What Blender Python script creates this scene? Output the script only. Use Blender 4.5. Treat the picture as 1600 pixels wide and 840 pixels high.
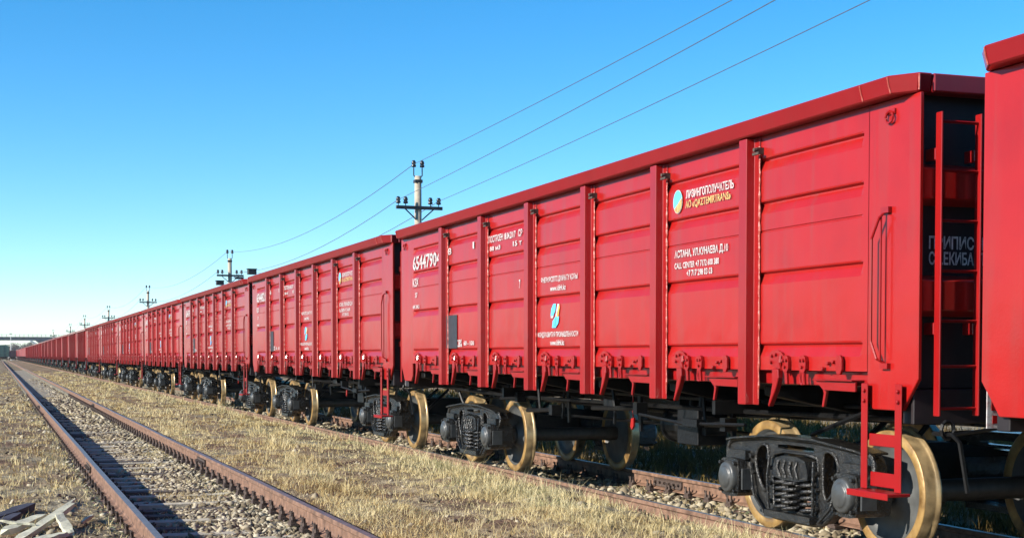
import bpy, bmesh, math, random
import numpy as np
from mathutils import Vector, Matrix
from mathutils.geometry import tessellate_polygon

S = bpy.context.scene
for o in list(bpy.data.objects): bpy.data.objects.remove(o)
COL = S.collection
R = math.radians
random.seed(7); rng = np.random.default_rng(7)

# ------------------------------------------------------------------ camera
CAM_H = 1.52
F_PX = 2249.0                     # focal length for a 1600 px wide picture
PITCH = 2.0
cd = bpy.data.cameras.new('camera'); cam = bpy.data.objects.new('camera', cd); COL.objects.link(cam)
cd.sensor_width = 36; cd.lens = F_PX / 1600 * 36
cd.shift_y = (555.5 + F_PX * math.tan(R(PITCH)) - 420) / 1600
cam.location = (0, 0, CAM_H); cam.rotation_euler = (R(90 - PITCH), 0, R(-19.65))
cd.clip_start = 0.1; cd.clip_end = 12000
S.camera = cam

# ------------------------------------------------------------------ sky, sun, exposure
SUN_EL, SUN_EPS = 24.0, 6.0      # the sun stands to the left (-X), almost square to the train
sd = Vector((-math.cos(R(SUN_EL)) * math.cos(R(SUN_EPS)), -math.cos(R(SUN_EL)) * math.sin(R(SUN_EPS)), math.sin(R(SUN_EL))))
W = bpy.data.worlds.new('World'); S.world = W; W.use_nodes = True
nt = W.node_tree
sky = nt.nodes.new('ShaderNodeTexSky'); sky.sky_type = 'NISHITA'; sky.sun_disc = False
sky.sun_elevation = R(SUN_EL); sky.sun_rotation = math.atan2(sd.x, sd.y)
sky.altitude = 300; sky.air_density = 0.75; sky.dust_density = 0.06; sky.ozone_density = 3.0
bg = nt.nodes['Background']; bg.inputs['Strength'].default_value = 0.113
hsv = nt.nodes.new('ShaderNodeHueSaturation'); hsv.inputs['Saturation'].default_value = 1.32; hsv.inputs['Hue'].default_value = 0.493
nt.links.new(sky.outputs[0], hsv.inputs['Color']); nt.links.new(hsv.outputs[0], bg.inputs['Color'])
ld = bpy.data.lights.new('sun', 'SUN'); ld.energy = 4.8; ld.angle = R(0.5); ld.color = (1.0, 0.93, 0.82)
sun = bpy.data.objects.new('sun', ld); COL.objects.link(sun)
sun.rotation_euler = (-sd).to_track_quat('-Z', 'Y').to_euler()
S.view_settings.view_transform = 'Standard'; S.view_settings.look = 'None'
S.view_settings.exposure = 1.0; S.view_settings.gamma = 1; S.view_settings.use_curve_mapping = False

# ------------------------------------------------------------------ materials
def newmat(name):
    m = bpy.data.materials.new(name); m.use_nodes = True
    return m, m.node_tree, m.node_tree.nodes['Principled BSDF']
def N(nt, t, **kw):
    n = nt.nodes.new(t)
    for k, v in kw.items(): setattr(n, k, v)
    return n
def ramp(nt, stops):
    r = N(nt, 'ShaderNodeValToRGB'); e = r.color_ramp.elements
    while len(e) > 1: e.remove(e[-1])
    e[0].position, e[0].color = stops[0][0], (*stops[0][1], 1)
    for p, c in stops[1:]:
        q = e.new(p); q.color = (*c, 1)
    return r
def plain(name, col, rough=0.6, metal=0.0, var=0.25, scale=12, bump=0.15, spec=0.5, col2=None, bscale=None, dist=0.01):
    m, t, p = newmat(name); L = t.links.new
    tc = N(t, 'ShaderNodeTexCoord'); n = N(t, 'ShaderNodeTexNoise'); n.inputs['Scale'].default_value = scale; n.inputs['Detail'].default_value = 6
    L(tc.outputs['Object'], n.inputs['Vector'])
    lo = tuple(c * (1 - var) for c in col); hi = col2 or tuple(min(1, c * (1 + var)) for c in col)
    r = ramp(t, [(0.3, lo), (0.7, hi)]); L(n.outputs['Fac'], r.inputs['Fac']); L(r.outputs[0], p.inputs['Base Color'])
    p.inputs['Roughness'].default_value = rough; p.inputs['Metallic'].default_value = metal
    p.inputs['Specular IOR Level'].default_value = spec
    if bump:
        n2 = N(t, 'ShaderNodeTexNoise'); n2.inputs['Scale'].default_value = bscale or scale * 3; n2.inputs['Detail'].default_value = 4
        L(tc.outputs['Object'], n2.inputs['Vector'])
        b = N(t, 'ShaderNodeBump'); b.inputs['Strength'].default_value = bump; b.inputs['Distance'].default_value = dist
        L(n2.outputs['Fac'], b.inputs['Height']); L(b.outputs[0], p.inputs['Normal'])
    return m
def red_paint(name, base, dirt=0.42):
    m, t, p = newmat(name); L = t.links.new
    tc = N(t, 'ShaderNodeTexCoord'); geo = N(t, 'ShaderNodeNewGeometry'); oi = N(t, 'ShaderNodeObjectInfo')
    n = N(t, 'ShaderNodeTexNoise'); n.inputs['Scale'].default_value = 2.6; n.inputs['Detail'].default_value = 10; n.inputs['Roughness'].default_value = .62
    L(geo.outputs['Position'], n.inputs['Vector'])
    r = ramp(t, [(0.28, tuple(c * .88 for c in base)), (0.5, base), (0.72, tuple(min(1, c * 1.07) for c in base))]); L(n.outputs['Fac'], r.inputs['Fac'])
    mx = N(t, 'ShaderNodeMix', data_type='RGBA', blend_type='MULTIPLY'); mx.inputs[0].default_value = 1
    L(r.outputs[0], mx.inputs[6]); L(oi.outputs['Color'], mx.inputs[7])
    # thin road dust in streaks
    mp = N(t, 'ShaderNodeMapping'); mp.inputs['Scale'].default_value = (9, 9, .7); L(geo.outputs['Position'], mp.inputs[0])
    n3 = N(t, 'ShaderNodeTexNoise'); n3.inputs['Scale'].default_value = 1.0; n3.inputs['Detail'].default_value = 5; L(mp.outputs[0], n3.inputs['Vector'])
    r3 = ramp(t, [(0.50, (0, 0, 0)), (0.78, (dirt,) * 3)]); L(n3.outputs['Fac'], r3.inputs['Fac'])
    m2 = N(t, 'ShaderNodeMix', data_type='RGBA'); L(r3.outputs[0], m2.inputs[0]); L(mx.outputs[2], m2.inputs[6]); m2.inputs[7].default_value = (.17, .035, .028, 1)
    L(m2.outputs[2], p.inputs['Base Color'])
    rr = N(t, 'ShaderNodeMapRange'); rr.inputs[3].default_value = .42; rr.inputs[4].default_value = .6; L(n.outputs['Fac'], rr.inputs[0]); L(rr.outputs[0], p.inputs['Roughness'])
    p.inputs['Specular IOR Level'].default_value = .2
    p.inputs['Coat Weight'].default_value = .45; p.inputs['Coat Roughness'].default_value = .13
    # plate that is not quite flat
    n4 = N(t, 'ShaderNodeTexNoise'); n4.inputs['Scale'].default_value = 2.0; n4.inputs['Detail'].default_value = 2; L(geo.outputs['Position'], n4.inputs['Vector'])
    b = N(t, 'ShaderNodeBump'); b.inputs['Strength'].default_value = .45; b.inputs['Distance'].default_value = .013; L(n4.outputs['Fac'], b.inputs['Height'])
    n5 = N(t, 'ShaderNodeTexNoise'); n5.inputs['Scale'].default_value = 70; L(geo.outputs['Position'], n5.inputs['Vector'])
    b2 = N(t, 'ShaderNodeBump'); b2.inputs['Strength'].default_value = .06; b2.inputs['Distance'].default_value = .01; L(n5.outputs['Fac'], b2.inputs['Height']); L(b.outputs[0], b2.inputs['Normal'])
    L(b2.outputs[0], p.inputs['Normal']); L(b2.outputs[0], p.inputs['Coat Normal'])
    return m
M = {}
M['red'] = red_paint('red_paint', (.285, .0042, .0028))
M['red2'] = red_paint('red_trim_paint', (.235, .0032, .0038), .12)
M['red3'] = red_paint('red_coping_paint', (.20, .0042, .007), .12)
M['weld'] = plain('painted_weld', (.36, .06, .04), .4, bump=.6, scale=40, bscale=60)
M['black'] = plain('black_gear_paint', (.0045, .0045, .0048), .5, var=.5, bump=.4, scale=8, bscale=30, spec=.25)
M['endblack'] = plain('end_wall_near_black', (.010, .005, .006), .6, var=.4, bump=.2, scale=6)  # near-black tone of the end walls and end beams
M['iron'] = plain('bogie_black_casting', (.0075, .0075, .008), .26, var=.5, bump=.9, scale=9, bscale=60, dist=.014, col2=(.024, .022, .019))
M['cap'] = plain('axle_cap_grey', (.042, .044, .044), .4, var=.25, bump=.25, scale=14)
M['rim'] = plain('wheel_rim_ochre', (.27, .14, .045), .42, metal=.25, var=.6, bump=.4, scale=6, col2=(.47, .295, .105))
M['tread'] = plain('wheel_tread_steel', (.32, .23, .12), .32, metal=.5, var=.5, bump=.2, scale=9)
M['web'] = plain('wheel_web_grey', (.065, .068, .067), .5, var=.25, bump=.2, scale=9)
M['grey'] = plain('grey_reservoir', (.085, .08, .072), .55)
M['axlemat'] = plain('greasy_axle', (.035, .03, .024), .55, var=.4)
M['railside'] = plain('rail_rust', (.13, .068, .040), .8, var=.35, bump=.6, scale=9, col2=(.225, .125, .080), bscale=60)
M['railtop'] = plain('rail_running_face', (.20, .165, .145), .42, metal=.5, var=.3, bump=.15, scale=6)
M['clip'] = plain('fastening_rust', (.055, .036, .028), .75, var=.4, bump=.5, scale=30)
M['concrete'] = plain('sleeper_concrete', (.36, .325, .25), .9, var=.25, bump=.8, scale=7, bscale=40)
M['oldwood'] = plain('sleeper_timber', (.085, .068, .055), .9, var=.4, bump=.9, scale=9, bscale=40)
def stencil(name, col, chip):
    m, t, p = newmat(name); L = t.links.new; geo = N(t, 'ShaderNodeNewGeometry')
    n = N(t, 'ShaderNodeTexNoise'); n.inputs['Scale'].default_value = 26; n.inputs['Detail'].default_value = 7; n.inputs['Roughness'].default_value = .7; L(geo.outputs['Position'], n.inputs['Vector'])
    r = ramp(t, [(.30, (.24, .02, .02)), (.42, chip), (.55, col)]); L(n.outputs['Fac'], r.inputs['Fac']); L(r.outputs[0], p.inputs['Base Color'])
    p.inputs['Roughness'].default_value = .65; return m
M['white'] = stencil('white_stencil', (.46, .44, .43), (.34, .26, .25))
M['yellow'] = stencil('yellow_stencil', (.44, .32, .11), (.34, .17, .07))
M['blue'] = plain('blue_emblem', (.05, .28, .62), .5, var=.15, bump=0)
M['cyan'] = plain('light_blue_emblem', (.10, .45, .72), .5, var=.15, bump=0)
M['orange'] = plain('orange_emblem', (.75, .35, .05), .5, var=.15, bump=0)
M['stencil_black'] = plain('black_marking', (.022, .021, .026), .55, var=.3, bump=0)
M['dimwhite'] = plain('worn_white_stencil', (.55, .55, .57), .6, var=.4, bump=0, scale=25)
M['pole'] = plain('pole_timber_grey', (.34, .29, .22), .85, var=.3, bump=.6, scale=3, bscale=14)
M['darksteel'] = plain('dark_steel', (.02, .021, .024), .5, var=.3)
M['insulator'] = plain('insulator_glaze', (.018, .02, .026), .25, var=.2, bump=0)
M['wire'] = plain('wire_metal', (.06, .065, .075), .5, bump=0)
M['green'] = plain('green_boxcar_paint', (.035, .10, .075), .6, var=.25, scale=2, bump=.1)
M['brown'] = plain('brown_wagon_paint', (.045, .022, .03), .6, var=.3, scale=2, bump=.1)
M['bridge'] = plain('bridge_concrete', (.17, .168, .165), .85, var=.12, scale=.4, bump=.2)
M['bridgelight'] = plain('pale_abutment', (.55, .54, .52), .85, var=.08, scale=.5, bump=.1)
M['bark'] = plain('tree_bark', (.10, .085, .07), .9, var=.3, scale=4)
M['plankpale'] = plain('pale_broken_plank', (.44, .42, .31), .85, var=.25, scale=5, bump=.7, bscale=25)
M['plankdark'] = plain('dark_old_timber', (.028, .027, .042), .85, var=.35, scale=6, bump=.7, bscale=25)

def tint_mat(name, stops, rough=.9, trans=0.0):
    """colour by a per-point attribute 'tint' (every blade or stone has its own)."""
    m, t, p = newmat(name); L = t.links.new
    a = N(t, 'ShaderNodeAttribute'); a.attribute_name = 'tint'
    r = ramp(t, stops); L(a.outputs['Fac'], r.inputs['Fac']); L(r.outputs[0], p.inputs['Base Color'])
    p.inputs['Roughness'].default_value = rough; p.inputs['Specular IOR Level'].default_value = .2
    if trans:
        tr = N(t, 'ShaderNodeBsdfTranslucent'); L(r.outputs[0], tr.inputs['Color'])
        mix = N(t, 'ShaderNodeMixShader'); mix.inputs[0].default_value = trans
        L(p.outputs[0], mix.inputs[1]); L(tr.outputs[0], mix.inputs[2]); L(mix.outputs[0], t.nodes['Material Output'].inputs['Surface'])
    return m
M['grass'] = tint_mat('dry_grass', [(0, (.055, .033, .020)), (.20, (.19, .115, .06)), (.36, (.40, .285, .12)), (.52, (.60, .49, .25)), (.76, (.66, .57, .34)), (.87, (.33, .31, .15)), (1, (.15, .165, .06))], trans=.25)
M['shade_grass'] = tint_mat('shade_browned_grass', [(0, (.03, .019, .008)), (.4, (.10, .065, .018)), (.8, (.20, .14, .04)), (1, (.30, .22, .08))], trans=.15)  # grass behind the train: its shade is darkened and browned into the colour
M['stone'] = tint_mat('ballast_stone', [(0, (.05, .038, .027)), (.25, (.15, .12, .08)), (.6, (.28, .235, .16)), (1, (.43, .38, .28))])
M['leaf'] = tint_mat('bare_twigs', [(0, (.05, .042, .034)), (.5, (.11, .095, .075)), (1, (.18, .16, .12))])

def ground_mat():
    m, t, p = newmat('yard_soil'); L = t.links.new
    geo = N(t, 'ShaderNodeNewGeometry')
    def noise(sc, det=6, vec=None):
        n = N(t, 'ShaderNodeTexNoise'); n.inputs['Scale'].default_value = sc; n.inputs['Detail'].default_value = det
        L(vec or geo.outputs['Position'], n.inputs['Vector']); return n
    n1 = noise(.9); n2 = noise(6, 8); n3 = noise(38, 4)
    r1 = ramp(t, [(.30, (.13, .08, .06)), (.42, (.24, .165, .115)), (.54, (.36, .29, .19)), (.66, (.37, .33, .25)), (.8, (.24, .205, .135))]); L(n1.outputs['Fac'], r1.inputs['Fac'])
    r2 = ramp(t, [(.30, (.35, .33, .30)), (.55, (1, 1, 1)), (.75, (1.15, 1.1, 1.0))]); L(n2.outputs['Fac'], r2.inputs['Fac'])
    mx = N(t, 'ShaderNodeMix', data_type='RGBA', blend_type='MULTIPLY'); mx.inputs[0].default_value = .9; L(r1.outputs[0], mx.inputs[6]); L(r2.outputs[0], mx.inputs[7])
    r3 = ramp(t, [(.35, (.45, .43, .40)), (.65, (1.1, 1.08, 1.0))]); L(n3.outputs['Fac'], r3.inputs['Fac'])
    m2 = N(t, 'ShaderNodeMix', data_type='RGBA', blend_type='MULTIPLY'); m2.inputs[0].default_value = .7; L(mx.outputs[2], m2.inputs[6]); L(r3.outputs[0], m2.inputs[7])
    L(m2.outputs[2], p.inputs['Base Color']); p.inputs['Roughness'].default_value = .95; p.inputs['Specular IOR Level'].default_value = .1
    b = N(t, 'ShaderNodeBump'); b.inputs['Strength'].default_value = .8; b.inputs['Distance'].default_value = .04; L(n3.outputs['Fac'], b.inputs['Height'])
    b2 = N(t, 'ShaderNodeBump'); b2.inputs['Strength'].default_value = .7; b2.inputs['Distance'].default_value = .12; L(n2.outputs['Fac'], b2.inputs['Height']); L(b.outputs[0], b2.inputs['Normal'])
    L(b2.outputs[0], p.inputs['Normal'])
    return m
M['ground'] = ground_mat()
def bed_mat():
    m, t, p = newmat('trackbed_cinders'); L = t.links.new
    geo = N(t, 'ShaderNodeNewGeometry')
    n2 = N(t, 'ShaderNodeTexNoise'); n2.inputs['Scale'].default_value = 3; n2.inputs['Detail'].default_value = 8; L(geo.outputs['Position'], n2.inputs['Vector'])
    v = N(t, 'ShaderNodeTexVoronoi'); v.inputs['Scale'].default_value = 22; L(geo.outputs['Position'], v.inputs['Vector'])
    r1 = ramp(t, [(.32, (.09, .068, .05)), (.48, (.24, .19, .125)), (.68, (.38, .32, .22))]); L(n2.outputs['Fac'], r1.inputs['Fac'])
    mx = N(t, 'ShaderNodeMix', data_type='RGBA', blend_type='MULTIPLY'); mx.inputs[0].default_value = .45; L(r1.outputs[0], mx.inputs[6]); L(v.outputs['Color'], mx.inputs[7])
    L(mx.outputs[2], p.inputs['Base Color']); p.inputs['Roughness'].default_value = .95; p.inputs['Specular IOR Level'].default_value = .1
    b = N(t, 'ShaderNodeBump'); b.inputs['Strength'].default_value = 1; b.inputs['Distance'].default_value = .04; L(v.outputs['Distance'], b.inputs['Height']); L(b.outputs[0], p.inputs['Normal'])
    return m
M['bed'] = bed_mat()

# ------------------------------------------------------------------ mesh builder
def chaikin(poly, n=2):
    for _ in range(n):
        q = []
        for i in range(len(poly)):
            a, b = poly[i], poly[(i + 1) % len(poly)]
            q.append((a[0] * .75 + b[0] * .25, a[1] * .75 + b[1] * .25)); q.append((a[0] * .25 + b[0] * .75, a[1] * .25 + b[1] * .75))
        poly = q
    return poly
class B:
    def __init__(s): s.v, s.f, s.mi, s.cur, s.sm, s.smooth = [], [], [], 0, [], False
    def mat(s, i): s.cur = i; return s
    def face(s, idx): s.f.append(tuple(idx)); s.mi.append(s.cur); s.sm.append(s.smooth)
    def box(s, x0, x1, y0, y1, z0, z1):
        b = len(s.v)
        s.v += [(x, y, z) for z in (z0, z1) for y in (y0, y1) for x in (x0, x1)]
        for q in ((0, 2, 3, 1), (4, 5, 7, 6), (0, 1, 5, 4), (2, 6, 7, 3), (0, 4, 6, 2), (1, 3, 7, 5)): s.face([b + i for i in q])
        return s
    def prism(s, poly, ax, a0, a1, holes=()):
        """poly in the two other axes: x -> (y,z), y -> (x,z), z -> (x,y)"""
        def P(p, a): return (a, p[0], p[1]) if ax == 'x' else ((p[0], a, p[1]) if ax == 'y' else (p[0], p[1], a))
        loops = [list(poly)] + [list(h) for h in holes]
        flat = [p for l in loops for p in l]; n = len(flat); b = len(s.v)
        s.v += [P(p, a0) for p in flat] + [P(p, a1) for p in flat]
        sm = s.smooth; s.smooth = False
        if holes:
            for t in tessellate_polygon([[Vector((p[0], p[1], 0)) for p in l] for l in loops]):
                s.face([b + i for i in t]); s.face([b + n + i for i in reversed(t)])
        else:
            s.face([b + i for i in range(n)]); s.face([b + n + i for i in reversed(range(n))])
        k = b
        for l in loops:
            m = len(l)
            for i in range(m): j = (i + 1) % m; s.face([k + i, k + i + n, k + j + n, k + j])
            k += m
        s.smooth = sm
        return s
    def tube(s, pts, r, n=6, closed=False, caps=True):
        pts = [Vector(p) for p in pts]; b = len(s.v); m = len(pts); prev = None
        rr = r if isinstance(r, (list, tuple)) else [r] * m
        for i, p in enumerate(pts):
            if closed: d = pts[(i + 1) % m] - pts[i - 1]
            else: d = pts[min(i + 1, m - 1)] - pts[max(i - 1, 0)]
            d.normalize()
            if prev is None: u = d.orthogonal().normalized()
            else:
                u = prev - d * prev.dot(d)
                u = u.normalized() if u.length > 1e-6 else d.orthogonal().normalized()
            prev = u; w = d.cross(u)
            for k in range(n):
                a = 2 * math.pi * k / n; s.v.append(tuple(p + (u * math.cos(a) + w * math.sin(a)) * rr[i]))
        for i in range(m if closed else m - 1):
            i2 = (i + 1) % m
            for k in range(n): k2 = (k + 1) % n; s.face([b + i * n + k, b + i * n + k2, b + i2 * n + k2, b + i2 * n + k])
        if caps and not closed:
            s.face([b + k for k in reversed(range(n))]); s.face([b + (m - 1) * n + k for k in range(n)])
        return s
    def lathe(s, prof, ax, c, n=32, mats=None):
        """prof: list of (radius, offset along the axis)"""
        b = len(s.v); m = len(prof)
        for r, o in prof:
            for k in range(n):
                a = 2 * math.pi * k / n; u, w = r * math.cos(a), r * math.sin(a)
                s.v.append((c[0] + o, c[1] + u, c[2] + w) if ax == 'x' else ((c[0] + u, c[1] + o, c[2] + w) if ax == 'y' else (c[0] + u, c[1] + w, c[2] + o)))
        for i in range(m - 1):
            if mats: s.cur = mats[i]
            for k in range(n): k2 = (k + 1) % n; s.face([b + i * n + k, b + i * n + k2, b + (i + 1) * n + k2, b + (i + 1) * n + k])
        return s
    def mesh(s, name, mats, bevel=0, recalc=True):
        me = bpy.data.meshes.new(name); me.from_pydata(s.v, [], s.f)
        for m in mats: me.materials.append(M[m])
        me.polygons.foreach_set('material_index', s.mi); me.polygons.foreach_set('use_smooth', s.sm)
        if bevel or recalc:
            bm = bmesh.new(); bm.from_mesh(me)
            if recalc: bmesh.ops.recalc_face_normals(bm, faces=bm.faces)
            if bevel:
                ed = [e for e in bm.edges if len(e.link_faces) == 2 and e.calc_face_angle(0) > .6]
                bmesh.ops.bevel(bm, geom=ed, offset=bevel, segments=1, affect='EDGES', clamp_overlap=True)
            bm.to_mesh(me); bm.free()
        me.update(); return me

CACHE = {}
def cached(key, fn):
    if key not in CACHE: CACHE[key] = fn()
    return CACHE[key]
def obj(name, mesh, parent=None, loc=None, rotz=None):
    o = bpy.data.objects.new(name, mesh); COL.objects.link(o)
    if parent: o.parent = parent
    if loc: o.location = loc
    if rotz: o.rotation_euler = (0, 0, rotz)
    return o
def tag(o, label=None, cat=None, group=None, kind=None):
    if label: o['label'] = label
    if cat: o['category'] = cat
    if group: o['group'] = group
    if kind: o['kind'] = kind
    return o
def empty(name, loc=(0, 0, 0), rotz=0, parent=None):
    o = bpy.data.objects.new(name, None); COL.objects.link(o); o.location = loc; o.rotation_euler = (0, 0, rotz); o.empty_display_size = .3
    if parent: o.parent = parent
    return o
def pixel_mesh(name, V, F, tint, mat):
    """big meshes from numpy arrays: V (n,3), F (m,k), tint (n,)"""
    me = bpy.data.meshes.new(name); n, m, k = len(V), len(F), F.shape[1]
    me.vertices.add(n); me.vertices.foreach_set('co', np.ascontiguousarray(V, dtype=np.float32).ravel())
    me.loops.add(m * k); me.loops.foreach_set('vertex_index', np.ascontiguousarray(F, dtype=np.int32).ravel())
    me.polygons.add(m); me.polygons.foreach_set('loop_start', np.arange(0, m * k, k, dtype=np.int32))
    me.polygons.foreach_set('loop_total', np.full(m, k, dtype=np.int32))
    if tint is not None:
        a = me.attributes.new('tint', 'FLOAT', 'POINT'); a.data.foreach_set('value', np.ascontiguousarray(tint, dtype=np.float32))
    me.materials.append(M[mat]); me.update(); me.validate(); return me

# ------------------------------------------------------------------ layout numbers (metres; rail head of the train's track = 0)
SIDE_X = 5.72; TC = 7.22                   # near side wall, centre of the train's track
LX1, LX2, LZ = 1.177, 2.767, 0.10          # the two rails of the empty track and their head height
C0 = 14.5; PITCH_W = 13.42                 # middle of the large wagon, wagon pitch

# ------------------------------------------------------------------ ground
_t = np.linspace(0, 1, 7)
def lerp(x, xs, ys): return np.interp(x, xs, ys)
def wob(x, y):
    return (.030 * np.sin(x * 1.3 + y * .37) * np.sin(y * .81 + 1.1) + .022 * np.sin(x * 2.9 - y * 1.7 + 2) + .016 * np.sin(x * 5.1 + y * 4.3) + .012 * np.sin(x * 9.3 - y * 7.1))
def gh(x, y):
    x = np.asarray(x, float); y = np.asarray(y, float)
    xs = [-40, -6, -1, .6, 1.0, 1.13, 1.25, 1.9, 2.5, 2.72, 2.83, 3.1, 4.4, 5.6, 6.2, 6.38, 6.5, 7.2, 7.95, 8.10, 8.4, 10, 16, 40]
    zs = [.25, .05, .00, -.02, -.05, -.09, -.20, -.17, -.145, -.13, -.02, .01, -.05, -.07, -.09, -.14, -.22, -.21, -.22, -.16, -.12, -.02, .0, .2]
    w = lerp(x, [-2, .6, 1.0, 3.0, 3.4, 5.6, 6.3, 8.2, 8.8], [1.3, .8, .25, .25, 1, 1, .3, .3, 1.2])
    far = np.clip((np.hypot(x - 3, y) - 300) / 900, 0, 1)
    return lerp(x, xs, zs) + w * wob(x, y) - far * .3
def axis(parts):
    out = []
    for a, b, st in parts: out += list(np.arange(a, b, st))
    return np.array(out + [parts[-1][1]])
gx = axis([(-4000, -400, 600), (-400, -60, 40), (-60, -12, 6), (-12, -3, .6), (-3, .6, .15), (.6, 3.2, .065), (3.2, 5.9, .12), (5.9, 8.5, .065), (8.5, 14, .35), (14, 60, 4), (60, 400, 40), (400, 4000, 600)])
gy = axis([(-300, -20, 40), (-20, 6, 2), (6, 30, .14), (30, 60, .4), (60, 140, 1.6), (140, 520, 12), (520, 1200, 60), (1200, 9000, 650)])
GX, GY = np.meshgrid(gx, gy); GZ = gh(GX, GY)
nx, ny = len(gx), len(gy)
V = np.stack([GX, GY, GZ], -1).reshape(-1, 3)
i0 = (np.arange(ny - 1)[:, None] * nx + np.arange(nx - 1)[None, :]).ravel()
Fq = np.stack([i0, i0 + 1, i0 + 1 + nx, i0 + nx], 1)
gm = pixel_mesh('ground', V, Fq, None, 'ground'); gm.materials.append(M['bed'])
cx = (gx[:-1] + gx[1:]) / 2; bedcol = (((cx > .95) & (cx < 2.95)) | ((cx > 6.15) & (cx < 8.3))).astype(np.int32)
gm.polygons.foreach_set('material_index', np.tile(bedcol, ny - 1)); gm.polygons.foreach_set('use_smooth', np.ones(len(Fq), dtype=bool))
tag(obj('ground', gm), 'dry yellow and brown grassy ground of the rail yard', kind='structure')

# ------------------------------------------------------------------ tracks
def rail_profile():
    h = [(-.075, -.18), (-.075, -.168), (-.02, -.148), (-.011, -.13), (-.011, -.055), (-.02, -.045), (-.037, -.036), (-.037, -.008), (-.030, 0)]
    return h + [(-x, z) for x, z in reversed(h)]
def rail_mesh(y0, y1, seed, wobble):
    r = random.Random(seed); prof = rail_profile(); n = len(prof)
    ys = [y0]
    while ys[-1] < y1: ys.append(min(y1, ys[-1] + (3 if ys[-1] < 60 else 9)))
    b = B(); offs = [(r.uniform(-1, 1) * wobble, r.uniform(-1, 1) * wobble * .5) for _ in ys]
    for y, (dx, dz) in zip(ys, offs): b.v += [(px + dx, y, pz + dz) for px, pz in prof]
    for i in range(len(ys) - 1):
        for k in range(n):
            k2 = (k + 1) % n
            b.cur = 1 if k in (8,) else 0
            b.face([i * n + k, i * n + k2, (i + 1) * n + k2, (i + 1) * n + k])
    b.cur = 0; b.face(range(n)); b.face(reversed(range((len(ys) - 1) * n, len(ys) * n)))
    return b.mesh('rail', ['railside', 'railtop'])
def fastening_mesh():
    b = B(); b.box(-.14, .14, -.075, .075, -.21, -.183)
    for sx in (-1, 1):
        b.box(sx * .105 - .028, sx * .105 + .028, -.05, .05, -.183, -.150)
        for yy in (-.045, .045):
            b.lathe([(0, .075), (.010, .075), (.011, .03), (.022, .03), (.022, 0), (.026, 0)], 'z', (sx * .112, yy, -.152), 6)
            b.tube([(sx * .112, yy, -.13), (sx * .128 + .004, yy * 1.5, -.075)], .009, 4)
    return b.mesh('rail_fastening', ['clip'])
def sleeper_mesh(seed):
    r = random.Random(seed); b = B()
    pts = [-1.35, -1.0, -.5, 0, .5, 1.0, 1.35]
    for i, x in enumerate(pts):
        w = .125 + r.uniform(-.008, .008); t = -.215 - (.03 if abs(x) < .6 else 0) + r.uniform(-.006, .006)
        b.v += [(x, -w, -.42), (x, -w * .86, t), (x, w * .86, t), (x, w, -.42)]
    for i in range(len(pts) - 1):
        for k in range(4): k2 = (k + 1) % 4; b.face([i * 4 + k, i * 4 + k2, (i + 1) * 4 + k2, (i + 1) * 4 + k])
    b.face([0, 1, 2, 3]); e = (len(pts) - 1) * 4; b.face([e + 3, e + 2, e + 1, e])
    return b
def fishplate_mesh():
    b = B()
    for sx in (-1, 1):
        b.prism([(sx * .013, -.135), (sx * .05, -.145), (sx * .035, -.11), (sx * .032, -.07), (sx * .038, -.052), (sx * .013, -.048)], 'y', -.4, .4)
        for yy in (-.33, -.2, -.07, .07, .2, .33): b.lathe([(0, .03 * sx), (.018, .03 * sx), (.018, 0)], 'x', (sx * .035, yy, -.095), 6)
    return b.mesh('fishplate', ['clip'])
SLEEP = {}
fast = fastening_mesh(); fish = fishplate_mesh()
def track(name, label, x_c, half, z, y0, y_parts, y_end, mats, seed, wobble, joint=()):
    root = empty(name, (x_c, 0, z)); tag(root, label, kind='structure')
    for i, sx in enumerate((-1, 1)):
        obj('rail', rail_mesh(y0, y_end, seed + i, wobble), root, (sx * half, 0, 0))
        for jy in joint: obj('fishplate', fish, root, (sx * half, jy + sx * .3, 0))
    sm = []
    for k in range(4): sm.append([sleeper_mesh(seed * 10 + k).mesh('sleeper', [m]) for m in mats])
    r = random.Random(seed); y = y0 + .3; rest = B(); restf = B()
    SLEEP.setdefault(seed, [])
    while y < y_parts[1]:
        SLEEP[seed].append(y)
        if y >= y_parts[0]:
            s = obj('sleeper', sm[r.randrange(4)][r.randrange(len(mats))], root, (r.uniform(-.04, .04), y, r.uniform(-.02, .01)))
            for sx in (-1, 1): obj('rail_fastening', fast, s, (sx * half - s.location.x, 0, -s.location.z))
        y += .545 + r.uniform(-.02, .02)
    while y < 170:
        rest.box(-1.35, 1.35, y - .12, y + .12, -.4, -.215)
        for sx in (-1, 1):
            for s2 in (-1, 1): rest.box(sx * half + s2 * .11 - .03, sx * half + s2 * .11 + .03, y - .06, y + .06, -.19, -.09)
        y += .545
    o = obj('sleeper_row', rest.mesh('sleeper_row', [mats[0]]), root); o['kind'] = 'stuff'
    return root
track('railway_track', 'empty rusty railway track running off to the left of the train', (LX1 + LX2) / 2, (LX2 - LX1) / 2, LZ, 8, (9, 60), 470, ['concrete', 'concrete', 'oldwood'], 3, .006, joint=(20.7, 45.7))
track('railway_track', 'railway track that carries the red train', TC, .797, 0, -8, (2, 40), 560, ['concrete', 'oldwood'], 5, .003, joint=(16.2,))

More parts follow.
